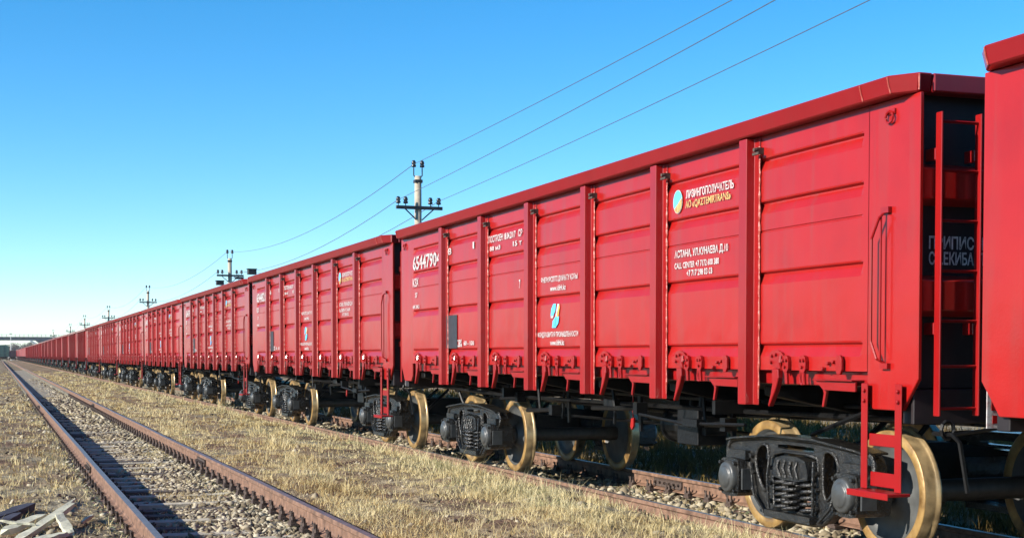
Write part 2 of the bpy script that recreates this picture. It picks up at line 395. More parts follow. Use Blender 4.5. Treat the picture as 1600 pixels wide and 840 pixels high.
# ------------------------------------------------------------------ gondola wagon parts
HW, HL = 1.50, 6.45
ZB, ZT = 1.41, 3.25                       # side sheet bottom and top
POSTS = [-4.20, -2.52, -.84, .84, 2.52, 4.20]
BAYS = [(-5.86, -4.20), (-4.20, -2.52), (-2.52, -.84), (-.84, .84), (.84, 2.52), (2.52, 4.20), (4.20, 5.86)]
LEDGES = [3.075, 2.735, 2.18, 1.615]
def panel_mesh(y0, y1, near_end):
    prof = [(ZT, 0)]
    for z in LEDGES: prof += [(z + .012, 0), (z, -.003), (z - .014, -.032), (z - .026, -.033), (z - .085, -.006), (z - .10, 0)]
    prof += [(2.51, 0), (2.503, -.008), (2.497, -.008), (2.49, 0), (ZB, 0)]
    prof.sort(key=lambda p: -p[0])
    ys = [y0, y0 + .06, y0 + .10, y0 + .4, (y0 + y1) / 2, y1 - .4, y1 - .10, y1 - .06, y1]
    b = B(); b.smooth = False; nr = len(prof)
    for j, y in enumerate(ys):
        d = 0 if j in (0, 1, len(ys) - 1, len(ys) - 2) else 1
        bul = {3: .004, 4: .008, 5: .004}.get(j, 0)
        for z, o in prof:
            b.v.append((-HW - o * d - bul * math.sin(max(0, min(1, (z - ZB) / (ZT - ZB))) * math.pi), y, z))
    for j in range(len(ys) - 1):
        for i in range(nr - 1): b.face([j * nr + i, j * nr + i + 1, (j + 1) * nr + i + 1, (j + 1) * nr + i])
    k = len(b.v); b.v += [(-HW + .05, y0, ZT), (-HW + .05, y0, ZB), (-HW + .05, y1, ZB), (-HW + .05, y1, ZT)]
    b.face([k, k + 1, k + 2, k + 3]); n0 = (len(ys) - 1) * nr
    b.face([0, k] + [k + 3] + [n0 - 0] if False else [0, n0, k + 3, k]); b.face([nr - 1, k + 1, k + 2, n0 + nr - 1])
    return b.mesh('side_panel', ['red'], recalc=False)
def post_mesh():
    b = B(); t = .08
    o = [(-.155, 0.003), (-.155, .012), (-.075, .012), (-.062, t), (.062, t), (.075, .012), (.155, .012), (.155, .003)]
    b.prism([(-HW - q, p) for p, q in o], 'z', 1.13, ZT - .002)
    return b.mesh('post', ['red2'], bevel=.006)
def bead_mesh():
    b = B(); r = random.Random(4)
    for sy in (-1, 1):
        z = 1.18; pts = []; rr = []
        while z < ZT - .06: pts.append((-HW - .012, sy * (.158 + r.uniform(-.004, .004)), z)); rr.append(.009 + r.uniform(-.003, .004)); z += .035
        b.tube(pts, rr, 5)
    return b.mesh('weld_bead', ['weld'])
def coping_mesh():
    b = B(); z0, z1 = ZT + .003, ZT + .125
    def ring(t): return [(-HW - .14 + t, -HL + .17), (-HW - .14 + t, HL - .17), (-HW - .015 + t * .3, HL + .012 - t), (-HW + .09, HL + .012 - t), (-HW + .09, -HL - .012 + t), (-HW - .015 + t * .3, -HL - .012 + t)]
    n = 6; b.v += [(x, y, z0) for x, y in ring(.034)] + [(x, y, z1) for x, y in ring(0)]
    b.face(range(n)); b.face(range(2 * n - 1, n - 1, -1))
    for i in range(n): j = (i + 1) % n; b.face([i, j, n + j, n + i])
    return b.mesh('side_coping', ['red3'], bevel=.01)
def coping_seam():
    b = B(); b.tube([(-HW - .112, 0, ZT + .01), (-HW - .126, .004, ZT + .06), (-HW - .140, 0, ZT + .115)], .006, 5)
    return b.mesh('coping_weld', ['weld'])
def corner_seam():
    b = B(); b.tube([(-HW - .02, -HL - .012, ZT + .01), (-HW - .02, -HL - .012, ZT + .115)], .007, 5)
    return b.mesh('coping_weld', ['weld'])
def corner_mesh(s):
    b = B()      # s = -1 near end (towards the camera), +1 far end
    P = [(s * 5.862, ZT), (s * HL, ZT), (s * HL, 1.36), (s * (HL - .10), 1.24), (s * (HL - .17), 1.15), (s * 5.93, 1.15), (s * 5.862, 1.22)]
    if s > 0: P = P[::-1]
    b.prism(P, 'x', -HW, -HW + .03)
    return b.mesh('corner_plate', ['red'], bevel=.005)
def sill_mesh():
    b = B(); b.box(-HW + .06, -HW + .15, -HL + .18, HL - .18, 1.30, 1.408)
    return b.mesh('side_sill', ['red2'], bevel=.006)
def tub_mesh():
    b = B()
    b.box(-HW + .07, -HW + .09, -HL + .17, HL - .17, 1.42, ZT); b.box(HW - .09, HW - .07, -HL + .17, HL - .17, 1.42, ZT)
    b.box(-HW + .095, HW - .095, -HL + .17, HL - .17, 1.34, 1.38)
    return b.mesh('inner_tub', ['red2'])
def endwall_mesh():
    b = B(); b.box(-HW + .034, HW - .034, -HL + .134, -HL + .165, 1.30, ZT + .06)
    return b.mesh('end_wall', ['endblack'], bevel=.006)
def endrib_mesh():
    b = B(); b.prism([(-HL + .132, -.14), (-HL + .02, -.10), (-HL + .02, .10), (-HL + .132, .14)], 'x', -HW + .04, HW - .04)
    return b.mesh('end_rib', ['red'], bevel=.006)
def endbeam_mesh():
    b = B(); b.box(-HW + .04, HW - .04, -HL + .10, -HL + .22, 1.06, 1.295)
    return b.mesh('end_beam', ['endblack'], bevel=.006)
def endcoping_mesh():
    b = B(); b.box(-HW + .095, HW - .095, -HL - .012, -HL + .13, ZT + .003, ZT + .125)
    return b.mesh('end_coping', ['red3'], bevel=.01)
def ladder_stile():
    b = B(); b.box(-.008, .008, -.032, .032, 1.12, 3.12)
    for z in (1.7, 2.85): b.box(-.012, .012, .03, .14, z - .04, z + .04)
    return b.mesh('ladder_stile', ['red2'], bevel=.004)
def rung_mesh():
    b = B(); b.tube([(0, 0, 0), (.30, 0, 0)], .011, 6); return b.mesh('rung', ['red2'])
def hook_mesh():
    b = B()
    P = [(-.035, .0), (.045, .0), (.05, -.06), (.03, -.11), (.0, -.16), (-.075, -.26), (-.085, -.25), (-.05, -.17), (-.03, -.10), (-.035, -.05)]
    b.prism([(-p * 1.15, z * 1.15) for p, z in P], 'x', -.024, .024)
    return b.mesh('hatch_hook', ['red2'], bevel=.006)
def hinge_mesh():
    b = B()
    P = chaikin([(-.11, .0), (-.10, .085), (.0, .10), (.10, .07), (.12, .0), (.08, -.05), (-.05, -.04)], 1)
    b.prism([(-p, z) for p, z in P], 'x', -.014, 0)
    for y, z in ((.06, .05), (0, .06), (-.06, .04), (-.07, -.01), (.07, 0)):
        b.lathe([(0, -.032), (.013, -.032), (.015, -.014)], 'x', (0, y, z), 6)
    b.tube([(-.02, -.095, -.06), (-.045, -.11, .0), (-.035, -.10, .05)], .012, 5)
    return b.mesh('hatch_hinge', ['red2'])
def ring_mesh():
    b = B(); b.tube([(0, .025 * math.cos(a) * 1.1, .075 * math.sin(a)) for a in [i * math.pi / 6 for i in range(12)]], .011, 5, closed=True)
    return b.mesh('tie_ring', ['red2'])
def bracket2_mesh():
    b = B(); b.prism(chaikin([(-.045, -.06), (.045, -.06), (.05, .05), (.0, .075), (-.05, .05)], 1), 'x', -.03, -.004)
    b.prism([(-.02, -.055), (.02, -.055), (.005, -.15), (-.03, -.15)], 'x', -.025, -.008)
    for y, z in ((.022, .03), (-.022, .03), (0, -.02)): b.lathe([(0, -.046), (.012, -.046), (.014, -.03)], 'x', (0, y, z), 6)
    return b.mesh('hatch_bracket', ['red2'])
def latch_mesh():
    b = B()
    b.prism([(.27, .0), (-.25, .0), (-.25, -.07), (.17, -.065)], 'x', -.07, -.05)
    b.prism([(.27, .004), (-.25, .004), (-.25, .014), (.27, .014)], 'x', -.10, .02)
    b.prism([(.24, -.002), (.16, -.06), (.20, -.19), (.225, -.19), (.20, -.09)] , 'x', -.045, -.02)
    for y, z in ((.10, .13), (.03, .14), (.17, .09)): b.lathe([(0, -.085), (.014, -.085), (.016, -.06)], 'x', (0, y, z), 6)
    b.prism(chaikin([(-.02, .05), (-.02, .19), (-.10, .19), (-.10, .05)], 1), 'x', -.088, -.066)
    return b.mesh('hatch_latch', ['red2'], bevel=.003)
def hatch_mesh():
    b = B(); b.prism([(-HW + .16, 1.36), (-.25, 1.20), (-.25, 1.17), (-HW + .16, 1.33)], 'y', -.78, .78)
    return b.mesh('floor_hatch', ['black'])
def step_mesh():
    b = B()
    for y in (-6.33, -5.93):
        b.box(-HW - .045, -HW - .033, y, y + .075, .60, 1.33); b.box(-HW - .033, -HW - .003, y + .063, y + .075, .60, 1.33)
        for z in (1.28, 1.21): b.lathe([(0, -.02), (.014, -.02), (.016, 0)], 'x', (-HW - .045, y + .03, z), 6)
    b.box(-HW - .031, -HW - .019, -6.25, -5.935, .90, .985)
    b.box(-HW - .15, -HW + .03, -6.34, -5.85, .575, .597); b.box(-HW - .155, -HW - .143, -6.34, -5.85, .555, .60)
    b.box(-HW - .018, -HW - .008, -6.25, -5.935, .62, .72)
    return b.mesh('corner_step', ['red2'], bevel=.004)
def handrail_mesh():
    b = B(); y = -6.08
    b.tube([(-HW - .01, y, 2.50), (-HW - .06, y + .0, 2.46), (-HW - .06, y + .09, 2.32), (-HW - .06, y + .09, 1.62), (-HW - .06, y + .02, 1.50), (-HW - .01, y, 1.47)], .010, 6)
    b.box(-HW - .03, -HW - .002, y - .06, y + .03, 2.49, 2.53); b.box(-HW - .03, -HW - .002, y - .06, y + .03, 1.43, 1.47)
    b.tube([(-HW - .045, y + .0, 2.48), (-HW - .045, y, 1.49)], .008, 5)
    return b.mesh('corner_handrail', ['red2'])
def eye_mesh():
    b = B(); b.tube([(-.02, .045 * math.cos(a), .04 * math.sin(a)) for a in [i * math.pi / 4 for i in range(8)]], .009, 5, closed=True)
    b.box(-.012, -.002, -.05, .05, .02, .055)
    return b.mesh('lashing_eye', ['red2'])
def bracket_mesh():
    b = B(); b.box(-.06, -.0, -.012, .012, -.02, .03); b.box(-.07, -.05, -.05, .05, -.028, -.008); b.lathe([(0, -.085), (.016, -.085), (.018, -.06)], 'x', (0, .0, .01), 6)
    return b.mesh('post_bracket', ['clip'])
# --- running gear
def wheel_mesh():
    b = B(); b.smooth = True
    # offset axis: negative = outer face of the near wheel, flange on the far side
    prof = [(.02, -.03), (.10, -.05), (.135, -.04), (.15, .0), (.22, .03), (.32, .02), (.385, -.005), (.395, -.045), (.405, -.052), (.470, -.052), (.4755, -.045), (.480, .035), (.488, .05), (.508, .062), (.507, .075), (.49, .08), (.40, .08), (.385, .05), (.2, .06), (.13, .09), (.02, .09)]
    mats = [2, 2, 2, 2, 2, 2, 2, 0, 0, 0, 1, 1, 1, 1, 0, 0, 2, 2, 2, 2]
    b.lathe(prof, 'x', (0, 0, 0), 48, mats)
    return b.mesh('wheel', ['rim', 'tread', 'web'])
def axle_mesh():
    b = B(); b.smooth = True; b.lathe([(.0, -1.06), (.065, -1.06), (.065, -.9), (.09, -.86), (.095, -.6), (.088, -.4), (.088, .4), (.095, .6), (.09, .86), (.065, .9), (.065, 1.06), (0, 1.06)], 'x', (0, 0, 0), 16)
    return b.mesh('axle', ['axlemat'])
def frame_loops():
    half = [(0, .835), (.35, .835), (.62, .815), (.95, .79), (1.10, .77), (1.145, .70), (1.13, .62), (1.06, .60), (.80, .60), (.745, .57), (.735, .40), (.66, .33), (.50, .215), (.38, .17), (0, .165)]
    outer = half + [(-p, z) for p, z in reversed(half[1:-1])]
    spring = [(-.34, .725), (.34, .725), (.355, .62), (.35, .28), (.31, .238), (-.31, .238), (-.35, .28), (-.355, .62)]
    slot = [(.425, .75), (.52, .775), (.63, .72), (.655, .60), (.57, .43), (.47, .36), (.425, .45)]
    top = [(-.27, .785), (.27, .785), (.29, .765), (.27, .745), (-.27, .745), (-.29, .765)]
    return chaikin(outer, 1), [chaikin(spring, 1), chaikin(slot, 2), chaikin([(-p, z) for p, z in reversed(slot)], 2), chaikin(top, 1)]
def sideframe_mesh():
    b = B(); outer, holes = frame_loops()
    b.prism(outer, 'x', -.045, .05, holes)
    b.smooth = True
    b.tube([(-.045, p, z) for p, z in outer], .024, 6, closed=True)
    for h in holes[:3]: b.tube([(-.045, p, z) for p, z in h], .016, 5, closed=True)
    b.smooth = False
    # top chord is a channel: wider shelf
    b.prism([(-1.08, .775), (-.95, .795), (-.35, .845), (.35, .845), (.95, .795), (1.08, .775), (1.08, .79), (.95, .81), (.35, .862), (-.35, .862), (-.95, .81), (-1.08, .79)], 'x', -.11, .11)
    # shelf under the springs, jaw blocks over the boxes, lugs
    b.box(-.13, .14, -.36, .36, .175, .232)
    for s in (-1, 1):
        b.box(-.10, .10, s * .915 - .17, s * .915 + .17, .62, .70)
        b.box(-.075, .08, s * .735 - .03, s * .735 + .015, .36, .60)
        for y, z in ((.36, .30), (.36, .45), (.36, .58), (.66, .52), (.70, .66), (1.05, .68)): b.lathe([(0, -.08), (.02, -.08), (.024, -.045)], 'x', (0, s * y, z), 6)
        b.tube([(-.085, s * .345, .68), (-.10, s * .36, .5), (-.09, s * .345, .24)], .013, 5)
        b.tube([(-.07, s * .70, .60), (-.09, s * .60, .33), (-.09, s * .43, .20)], .014, 5)
    return b.mesh('side_frame', ['iron'])
def spring_mesh():
    b = B(); b.smooth = True
    turns, n = 5.2, 62
    b.tube([(.082 * math.cos(2 * math.pi * turns * i / n), .082 * math.sin(2 * math.pi * turns * i / n), .245 + .265 * i / n) for i in range(n + 1)], .018, 6)
    return b.mesh('coil_spring', ['iron'])
def bolster_end():
    b = B(); b.prism(chaikin([(-.27, .50), (.27, .50), (.28, .58), (.22, .70), (-.22, .70), (-.28, .58)], 1), 'x', -.10, .6)
    b.box(-.03, .12, -.28, .28, .481, .499)
    for y in (-.14, -.05, .05, .14): b.tube([(-.105, y, .52), (-.12, y + .03, .60), (-.105, y + .02, .66)], .012, 5)
    return b.mesh('bolster_end', ['iron'])
def axlebox_mesh():
    b = B(); b.cur = 0
    P = chaikin([(-.17, -.12), (-.12, -.17), (.12, -.17), (.17, -.12), (.165, .14), (.10, .165), (-.10, .165), (-.165, .14)], 1)
    b.prism(P, 'x', -.16, .14)
    b.prism([(-.19, -.05), (.19, -.05), (.19, .07), (-.19, .07)], 'x', -.08, .10)
    b.smooth = True; b.cur = 1
    b.lathe([(.0, -.222), (.085, -.222), (.095, -.214), (.10, -.206), (.118, -.206), (.128, -.20), (.137, -.186), (.14, -.16)], 'x', (0, 0, 0), 28)
    b.smooth = False; b.cur = 0
    for sy in (-1, 1):
        for sz in (-1, 1): b.lathe([(0, -.195), (.018, -.195), (.02, -.16)], 'x', (0, sy * .125, sz * .12), 6)
    b.cur = 1; b.box(-.15, -.02, -.215, -.192, -.10, .08)
    return b.mesh('axle_box', ['iron', 'cap'])
def bolster_mesh():
    b = B(); b.prism([(-.95, .50), (-.4, .40), (.4, .40), (.95, .50), (.95, .70), (.3, .80), (-.3, .80), (-.95, .70)], 'y', -.2, .2)
    for s in (-1, 1):
        b.box(-.75, .75, s * .42 - .04, s * .42 + .04, .42, .50); b.tube([(-.5, s * .42, .52), (.0, s * .3, .95)], .025, 5)
        for x in (-.76, .76): b.prism(chaikin([(s * .46, .30), (s * .40, .30), (s * .37, .46), (s * .40, .62), (s * .46, .62)], 1), 'x', x - .04, x + .04)
    return b.mesh('bogie', ['black'])
def gear_meshes():
    G = {}
    b = B(); b.box(-.20, .20, -HL + .2, HL - .2, .98, 1.31)
    for y in (-5.8, -4.27, -2.52, -.84, .84, 2.52, 4.27, 5.8): b.prism([(-1.36, 1.28), (-1.36, 1.20), (-.22, .98), (.22, .98), (1.36, 1.20), (1.36, 1.28)], 'y', y - .09, y + .09)
    G['underframe'] = b.mesh('underframe', ['black'], bevel=.008)
    b = B(); b.smooth = True; b.lathe([(0, -.38), (.10, -.38), (.13, -.34), (.135, .3), (.13, .34), (.10, .38), (0, .38)], 'y', (0, 0, 0), 20)
    b.smooth = False; b.box(-.02, .02, -.25, -.19, .10, .35); b.box(-.02, .02, .19, .25, .10, .35); b.tube([(0, -.30 , .0)] and [(.0 + .138 * math.cos(a), -.2, .138 * math.sin(a)) for a in [i * math.pi / 8 for i in range(16)]], .012, 4, closed=True)
    G['air_reservoir'] = b.mesh('air_reservoir', ['black'])
    b = B(); b.lathe([(0, -.28), (.16, -.28), (.17, -.24), (.17, .12), (.19, .14), (.19, .19), (.1, .22), (.06, .40), (0, .40)], 'y', (0, 0, 0), 18); b.box(-.1, .1, -.1, .1, .16, .4)
    G['brake_cylinder'] = b.mesh('brake_cylinder', ['black'])
    b = B()
    b.tube([(-.55, -5.5, 1.02), (-.55, -1.2, .93), (-.55, 4.0, .95)], .02, 6); b.tube([(-.95, -6.3, 1.06), (-.9, -3, 1.02), (-.95, 3, 1.0), (-.9, 6.3, 1.05)], .022, 6)
    b.tube([(-.35, -4.6, .74), (-.35, -.4, .78), (-.3, 4.4, .74)], .018, 6); b.tube([(-1.05, -5.2, 1.10), (-.8, -4.0, .86)], .02, 5)
    for y in (-3.0, -1.3, .6, 2.2): b.tube([(-.55, y, 1.28), (-.56, y + .05, .74)], .02, 5)
    for y, z, L_ in ((-2.9, .90, .9), (-1.0, .98, 1.3), (1.4, .88, 1.0), (2.6, 1.0, .8)):
        b.tube([(-1.0, y, z), (-.98, y + L_, z - .04)], .026, 6); b.tube([(-1.0, y + L_ * .5, z), (-1.02, y + L_ * .5 + .03, 1.24)], .018, 5); b.box(-1.06, -.94, y - .05, y + .05, z - .06, z + .06)
    for y in (-2.3, -.2, 1.9, 3.0): b.prism([(y, .70), (y + .05, .70), (y + .10, 1.1), (y + .02, 1.1)], 'x', -.62, -.59)
    for y in (-3.0, 2.7): b.box(-1.2, 1.2, y - .03, y + .03, 1.0, 1.12)
    G['brake_rigging'] = b.mesh('brake_rigging', ['black'])
    b = B(); b.box(-.16, .16, -.22, .22, -.20, .16); b.box(-.12, .12, -.30, -.22, -.1, .08); b.box(-.03, .03, -.02, .02, .16, .4); b.tube([(-.17, -.1, .02), (-.26, -.12, .03), (-.28, -.3, .0)], .025, 6)
    G['brake_valve'] = b.mesh('brake_valve', ['black'], bevel=.01)
    b = B(); b.box(-.075, .075, -.22, .40, .93, 1.10)   # coupler, pointing to -y
    b.prism(chaikin([(-.09, -.18), (-.20, -.28), (-.21, -.40), (-.13, -.43), (-.08, -.34), (.02, -.34), (.10, -.46), (.19, -.40), (.16, -.2), (.08, -.16)], 1), 'z', .86, 1.16)
    G['coupler'] = b.mesh('coupler', ['iron'], bevel=.012)
    b = B(); b.tube([(-.45, .10, .98), (-.45, -.08, .96), (-.43, -.18, .82), (-.38, -.28, .68), (-.30, -.34, .66)], .024, 7); b.lathe([(0, -.06), (.04, -.06), (.04, .05), (0, .05)], 'y', (-.28, -.34, .66), 8)
    G['brake_hose'] = b.mesh('brake_hose', ['black'])
    b = B(); b.tube([(-1.30, .10, 1.0), (-1.30, -.10, 1.0), (-1.27, -.14, .95), (-1.22, -.16, .62)], .016, 6); b.tube([(-1.30 + .05 * math.cos(a), -.05, 1.03 + .06 * math.sin(a)) for a in [i * math.pi / 5 for i in range(10)]], .014, 5, closed=True)
    b.tube([(-1.3, -.10, 1.0), (-.15, -.12, 1.12)], .014, 5)
    G['uncoupling_lever'] = b.mesh('uncoupling_lever', ['black'])
    b = B(); b.box(-.004, .004, -.24, .24, -.15, .15)
    G['placard'] = b.mesh('placard', ['white'])
    return G
GEAR = gear_meshes()
# --- lettering
def text_mesh(items, name='lettering', plane='side'):
    """items: (text, y_left, y_right, z0, z1, material). Flat painted letters 3 mm proud of the sheet, read from the -X side."""
    v, f, mi, mats = [], [], [], []
    dg = None
    for t, yl, yr, z0, z1, mt in items:
        if mt not in mats: mats.append(mt)
        c = bpy.data.curves.new('lettering', 'FONT'); c.body = t; c.resolution_u = 2; c.offset = (.024 if z1 - z0 < .1 else .020)
        o = bpy.data.objects.new('lettering', c); COL.objects.link(o)
        bpy.context.view_layer.update()
        me = o.evaluated_get(bpy.context.evaluated_depsgraph_get()).to_mesh()
        P = np.array([q.co[:] for q in me.vertices]); mn, mx = P.min(0), P.max(0); k = len(v)
        u = (P[:, 0] - mn[0]) / max(1e-6, mx[0] - mn[0]); w = (P[:, 1] - mn[1]) / max(1e-6, mx[1] - mn[1])
        for a, b_ in zip(u, w):
            if plane == 'side': v.append((-HW - .014, yl + (yr - yl) * a, z0 + (z1 - z0) * b_))
            else: v.append((yl + (yr - yl) * a, plane, z0 + (z1 - z0) * b_))
        for p in me.polygons: f.append(tuple(k + i for i in p.vertices)); mi.append(mats.index(mt))
        bpy.data.objects.remove(o); bpy.data.curves.remove(c)
    m = bpy.data.meshes.new(name); m.from_pydata(v, [], f)
    for q in mats: m.materials.append(M[q])
    m.polygons.foreach_set('material_index', mi); m.update(); return m
Y = lambda s: s - C0
def flat(polys, name):
    v, f, mi, mats = [], [], [], []
    for mt, pts in polys:
        if mt not in mats: mats.append(mt)
        k = len(v); v += [(-HW - .014 - .0015 * (len(f) % 3), y, z) for y, z in pts]; f.append(tuple(range(k, k + len(pts)))); mi.append(mats.index(mt))
    m = bpy.data.meshes.new(name); m.from_pydata(v, [], f)
    for q in mats: m.materials.append(M[q])
    m.polygons.foreach_set('material_index', mi); m.update(); return m
def ell(y, z, ry, rz, a0=0, a1=360, n=18, tilt=0):
    out = []
    for i in range(n + 1):
        a = R(a0 + (a1 - a0) * i / n); p, q = ry * math.cos(a), rz * math.sin(a); out.append((y - p - q * tilt, z + q))
    return out
NUMBERS = {0: '65447904', 1: '65448217', 2: '65447862', 3: '65448039', 4: '65447771', -1: '65448126'}
def lettering(root, k, small=False):
    num = NUMBERS.get(k, '65447' + str(300 + k * 7))
    obj('wagon_number', text_mesh([(num, Y(20.27), Y(18.90), 2.755, 2.955, 'white')], 'wagon_number'), root)
    def shared(name, items):
        for it in items: obj(name, cached('txt' + str(it), lambda: text_mesh([it], name)), root)
    shared('owner_code', [('КЗХ', Y(20.28), Y(19.98), 2.515, 2.64, 'white'), ('27', Y(20.16), Y(20.04), 2.36, 2.43, 'white'), ('69 24,5', Y(20.28), Y(19.93), 2.195, 2.255, 'white')])
    shared('build_date', [('ПОСТРОЕН 18.04.2017', Y(16.83), Y(15.86), 2.90, 2.985, 'white'), ('СР', Y(15.77), Y(15.63), 2.90, 2.985, 'white'), ('88 м3', Y(16.79), Y(16.40), 2.80, 2.855, 'white'), ('15 т', Y(15.95), Y(15.65), 2.80, 2.86, 'white'), ('В', Y(18.52), Y(18.39), 2.87, 2.955, 'white'), ('1', Y(17.47), Y(17.41), 2.88, 2.965, 'white'), ('7', Y(15.74), Y(15.70), 2.30, 2.40, 'white')])
    shared('fund_lettering', [('ӨНЕРКӘСІПТІ ДАМЫТУ ҚОРЫ', Y(15.02), Y(13.95), 2.315, 2.385, 'white'), ('www.idfrk.kz', Y(14.74), Y(14.28), 2.225, 2.285, 'white'), ('ФОНД РАЗВИТИЯ ПРОМЫШЛЕННОСТИ', Y(15.12), Y(13.93), 1.715, 1.785, 'white'), ('www.idfrk.kz', Y(14.74), Y(14.32), 1.635, 1.695, 'white')])
    shared('lessee_lettering', [('ЛИЗИНГОПОЛУЧАТЕЛЬ', Y(11.44), Y(10.57), 2.895, 2.968, 'white'), ('АО «QAZTEMIRTRANS»', Y(11.45), Y(10.62), 2.80, 2.88, 'yellow'), ('АСТАНА, УЛ.КУНАЕВА Д.10', Y(11.66), Y(10.66), 2.375, 2.455, 'white'), ('CALL CENTER +7 7172 600 380', Y(11.66), Y(10.82), 2.29, 2.345, 'white'), ('+7 717 298 03 03', Y(11.42), Y(10.94), 2.215, 2.27, 'white')])
    shared('marking_lettering', [('28%', Y(18.11), Y(17.93), 1.635, 1.735, 'white'), ('60 - 100', Y(17.85), Y(17.42), 1.655, 1.715, 'white')])
    y, z = Y(11.60), 2.885
    obj('lessee_emblem', cached('emb1', lambda: flat([('white', ell(y, z, .092, .105)), ('cyan', ell(y, z, .085, .098, 20, 215)), ('yellow', ell(y, z, .085, .098, 222, 373)), ('blue', ell(y + .02, z + .025, .04, .05))], 'lessee_emblem')), root)
    y2 = Y(14.59)
    def hexa(y, z, w, h, t): return [(y + w * .5, z - h * .5), (y - w * .1, z - h * .5), (y - w * .5 - t * .3, z - h * .1), (y - w * .5 - t, z + h * .5), (y + w * .1 - t, z + h * .5), (y + w * .5 - t * .7, z + h * .1)]
    obj('fund_emblem', cached('emb2', lambda: flat([('cyan', hexa(y2 + .07, 2.02, .13, .13, .03)), ('white', [(y2 - .01, 1.945), (y2 - .05, 1.95), (y2 - .13, 2.08), (y2 - .07, 2.08)]), ('orange', [(y2 - .06, 1.94), (y2 - .10, 1.945), (y2 - .14, 2.04), (y2 - .13, 2.075)]), ('white', [(y2 + .13, 1.93), (y2 + .07, 1.93), (y2 + .04, 1.955), (y2 + .13, 1.96)]), ('cyan', hexa(y2, 1.885, .18, .12, .03)), ('blue', [(y2 + .02, 1.84), (y2 - .02, 1.84), (y2 - .05, 1.93), (y2 - .01, 1.93)])], 'fund_emblem')), root)
    obj('black_marking', cached('blk', lambda: flat([('stencil_black', [(Y(18.62), 1.62), (Y(18.14), 1.62), (Y(18.14), 2.06), (Y(18.62), 2.06)])], 'black_marking')), root)

PM = {}
def pm(key, fn): return cached(key, fn)
def bogie(root, y, lod, near_side_only=False):
    bg_ = obj('bogie', pm('bolster', bolster_mesh), root, (0, y, 0))
    wh = pm('wheel', wheel_mesh)
    for yy in (-.915, .915):
        if lod < 2: obj('axle', pm('axle', axle_mesh), bg_, (0, yy, .4755))
        for sx in (-1, 1):
            obj('wheel', wh, bg_, (sx * .75, yy, .4755), 0 if sx < 0 else math.pi)
    for sx in (-1, 1):
        rz = 0 if sx < 0 else math.pi
        obj('side_frame', pm('sideframe', sideframe_mesh), bg_, (sx * 1.02, 0, 0), rz)
        for yy in (-.915, .915): obj('axle_box', pm('axlebox', axlebox_mesh), bg_, (sx * 1.02, yy, .465), rz)
        obj('bolster_end', pm('bolend', bolster_end), bg_, (sx * 1.02, 0, 0), rz)
        if sx < 0 or lod == 0:
            for yy, xx in ((.19, -.02), (.01, -.055), (-.20, -.01)) if lod < 2 else ((.1, 0), (-.1, 0)):
                obj('coil_spring', pm('spring', spring_mesh), bg_, (sx * (1.02 - xx * 1), yy, 0))
    return bg_

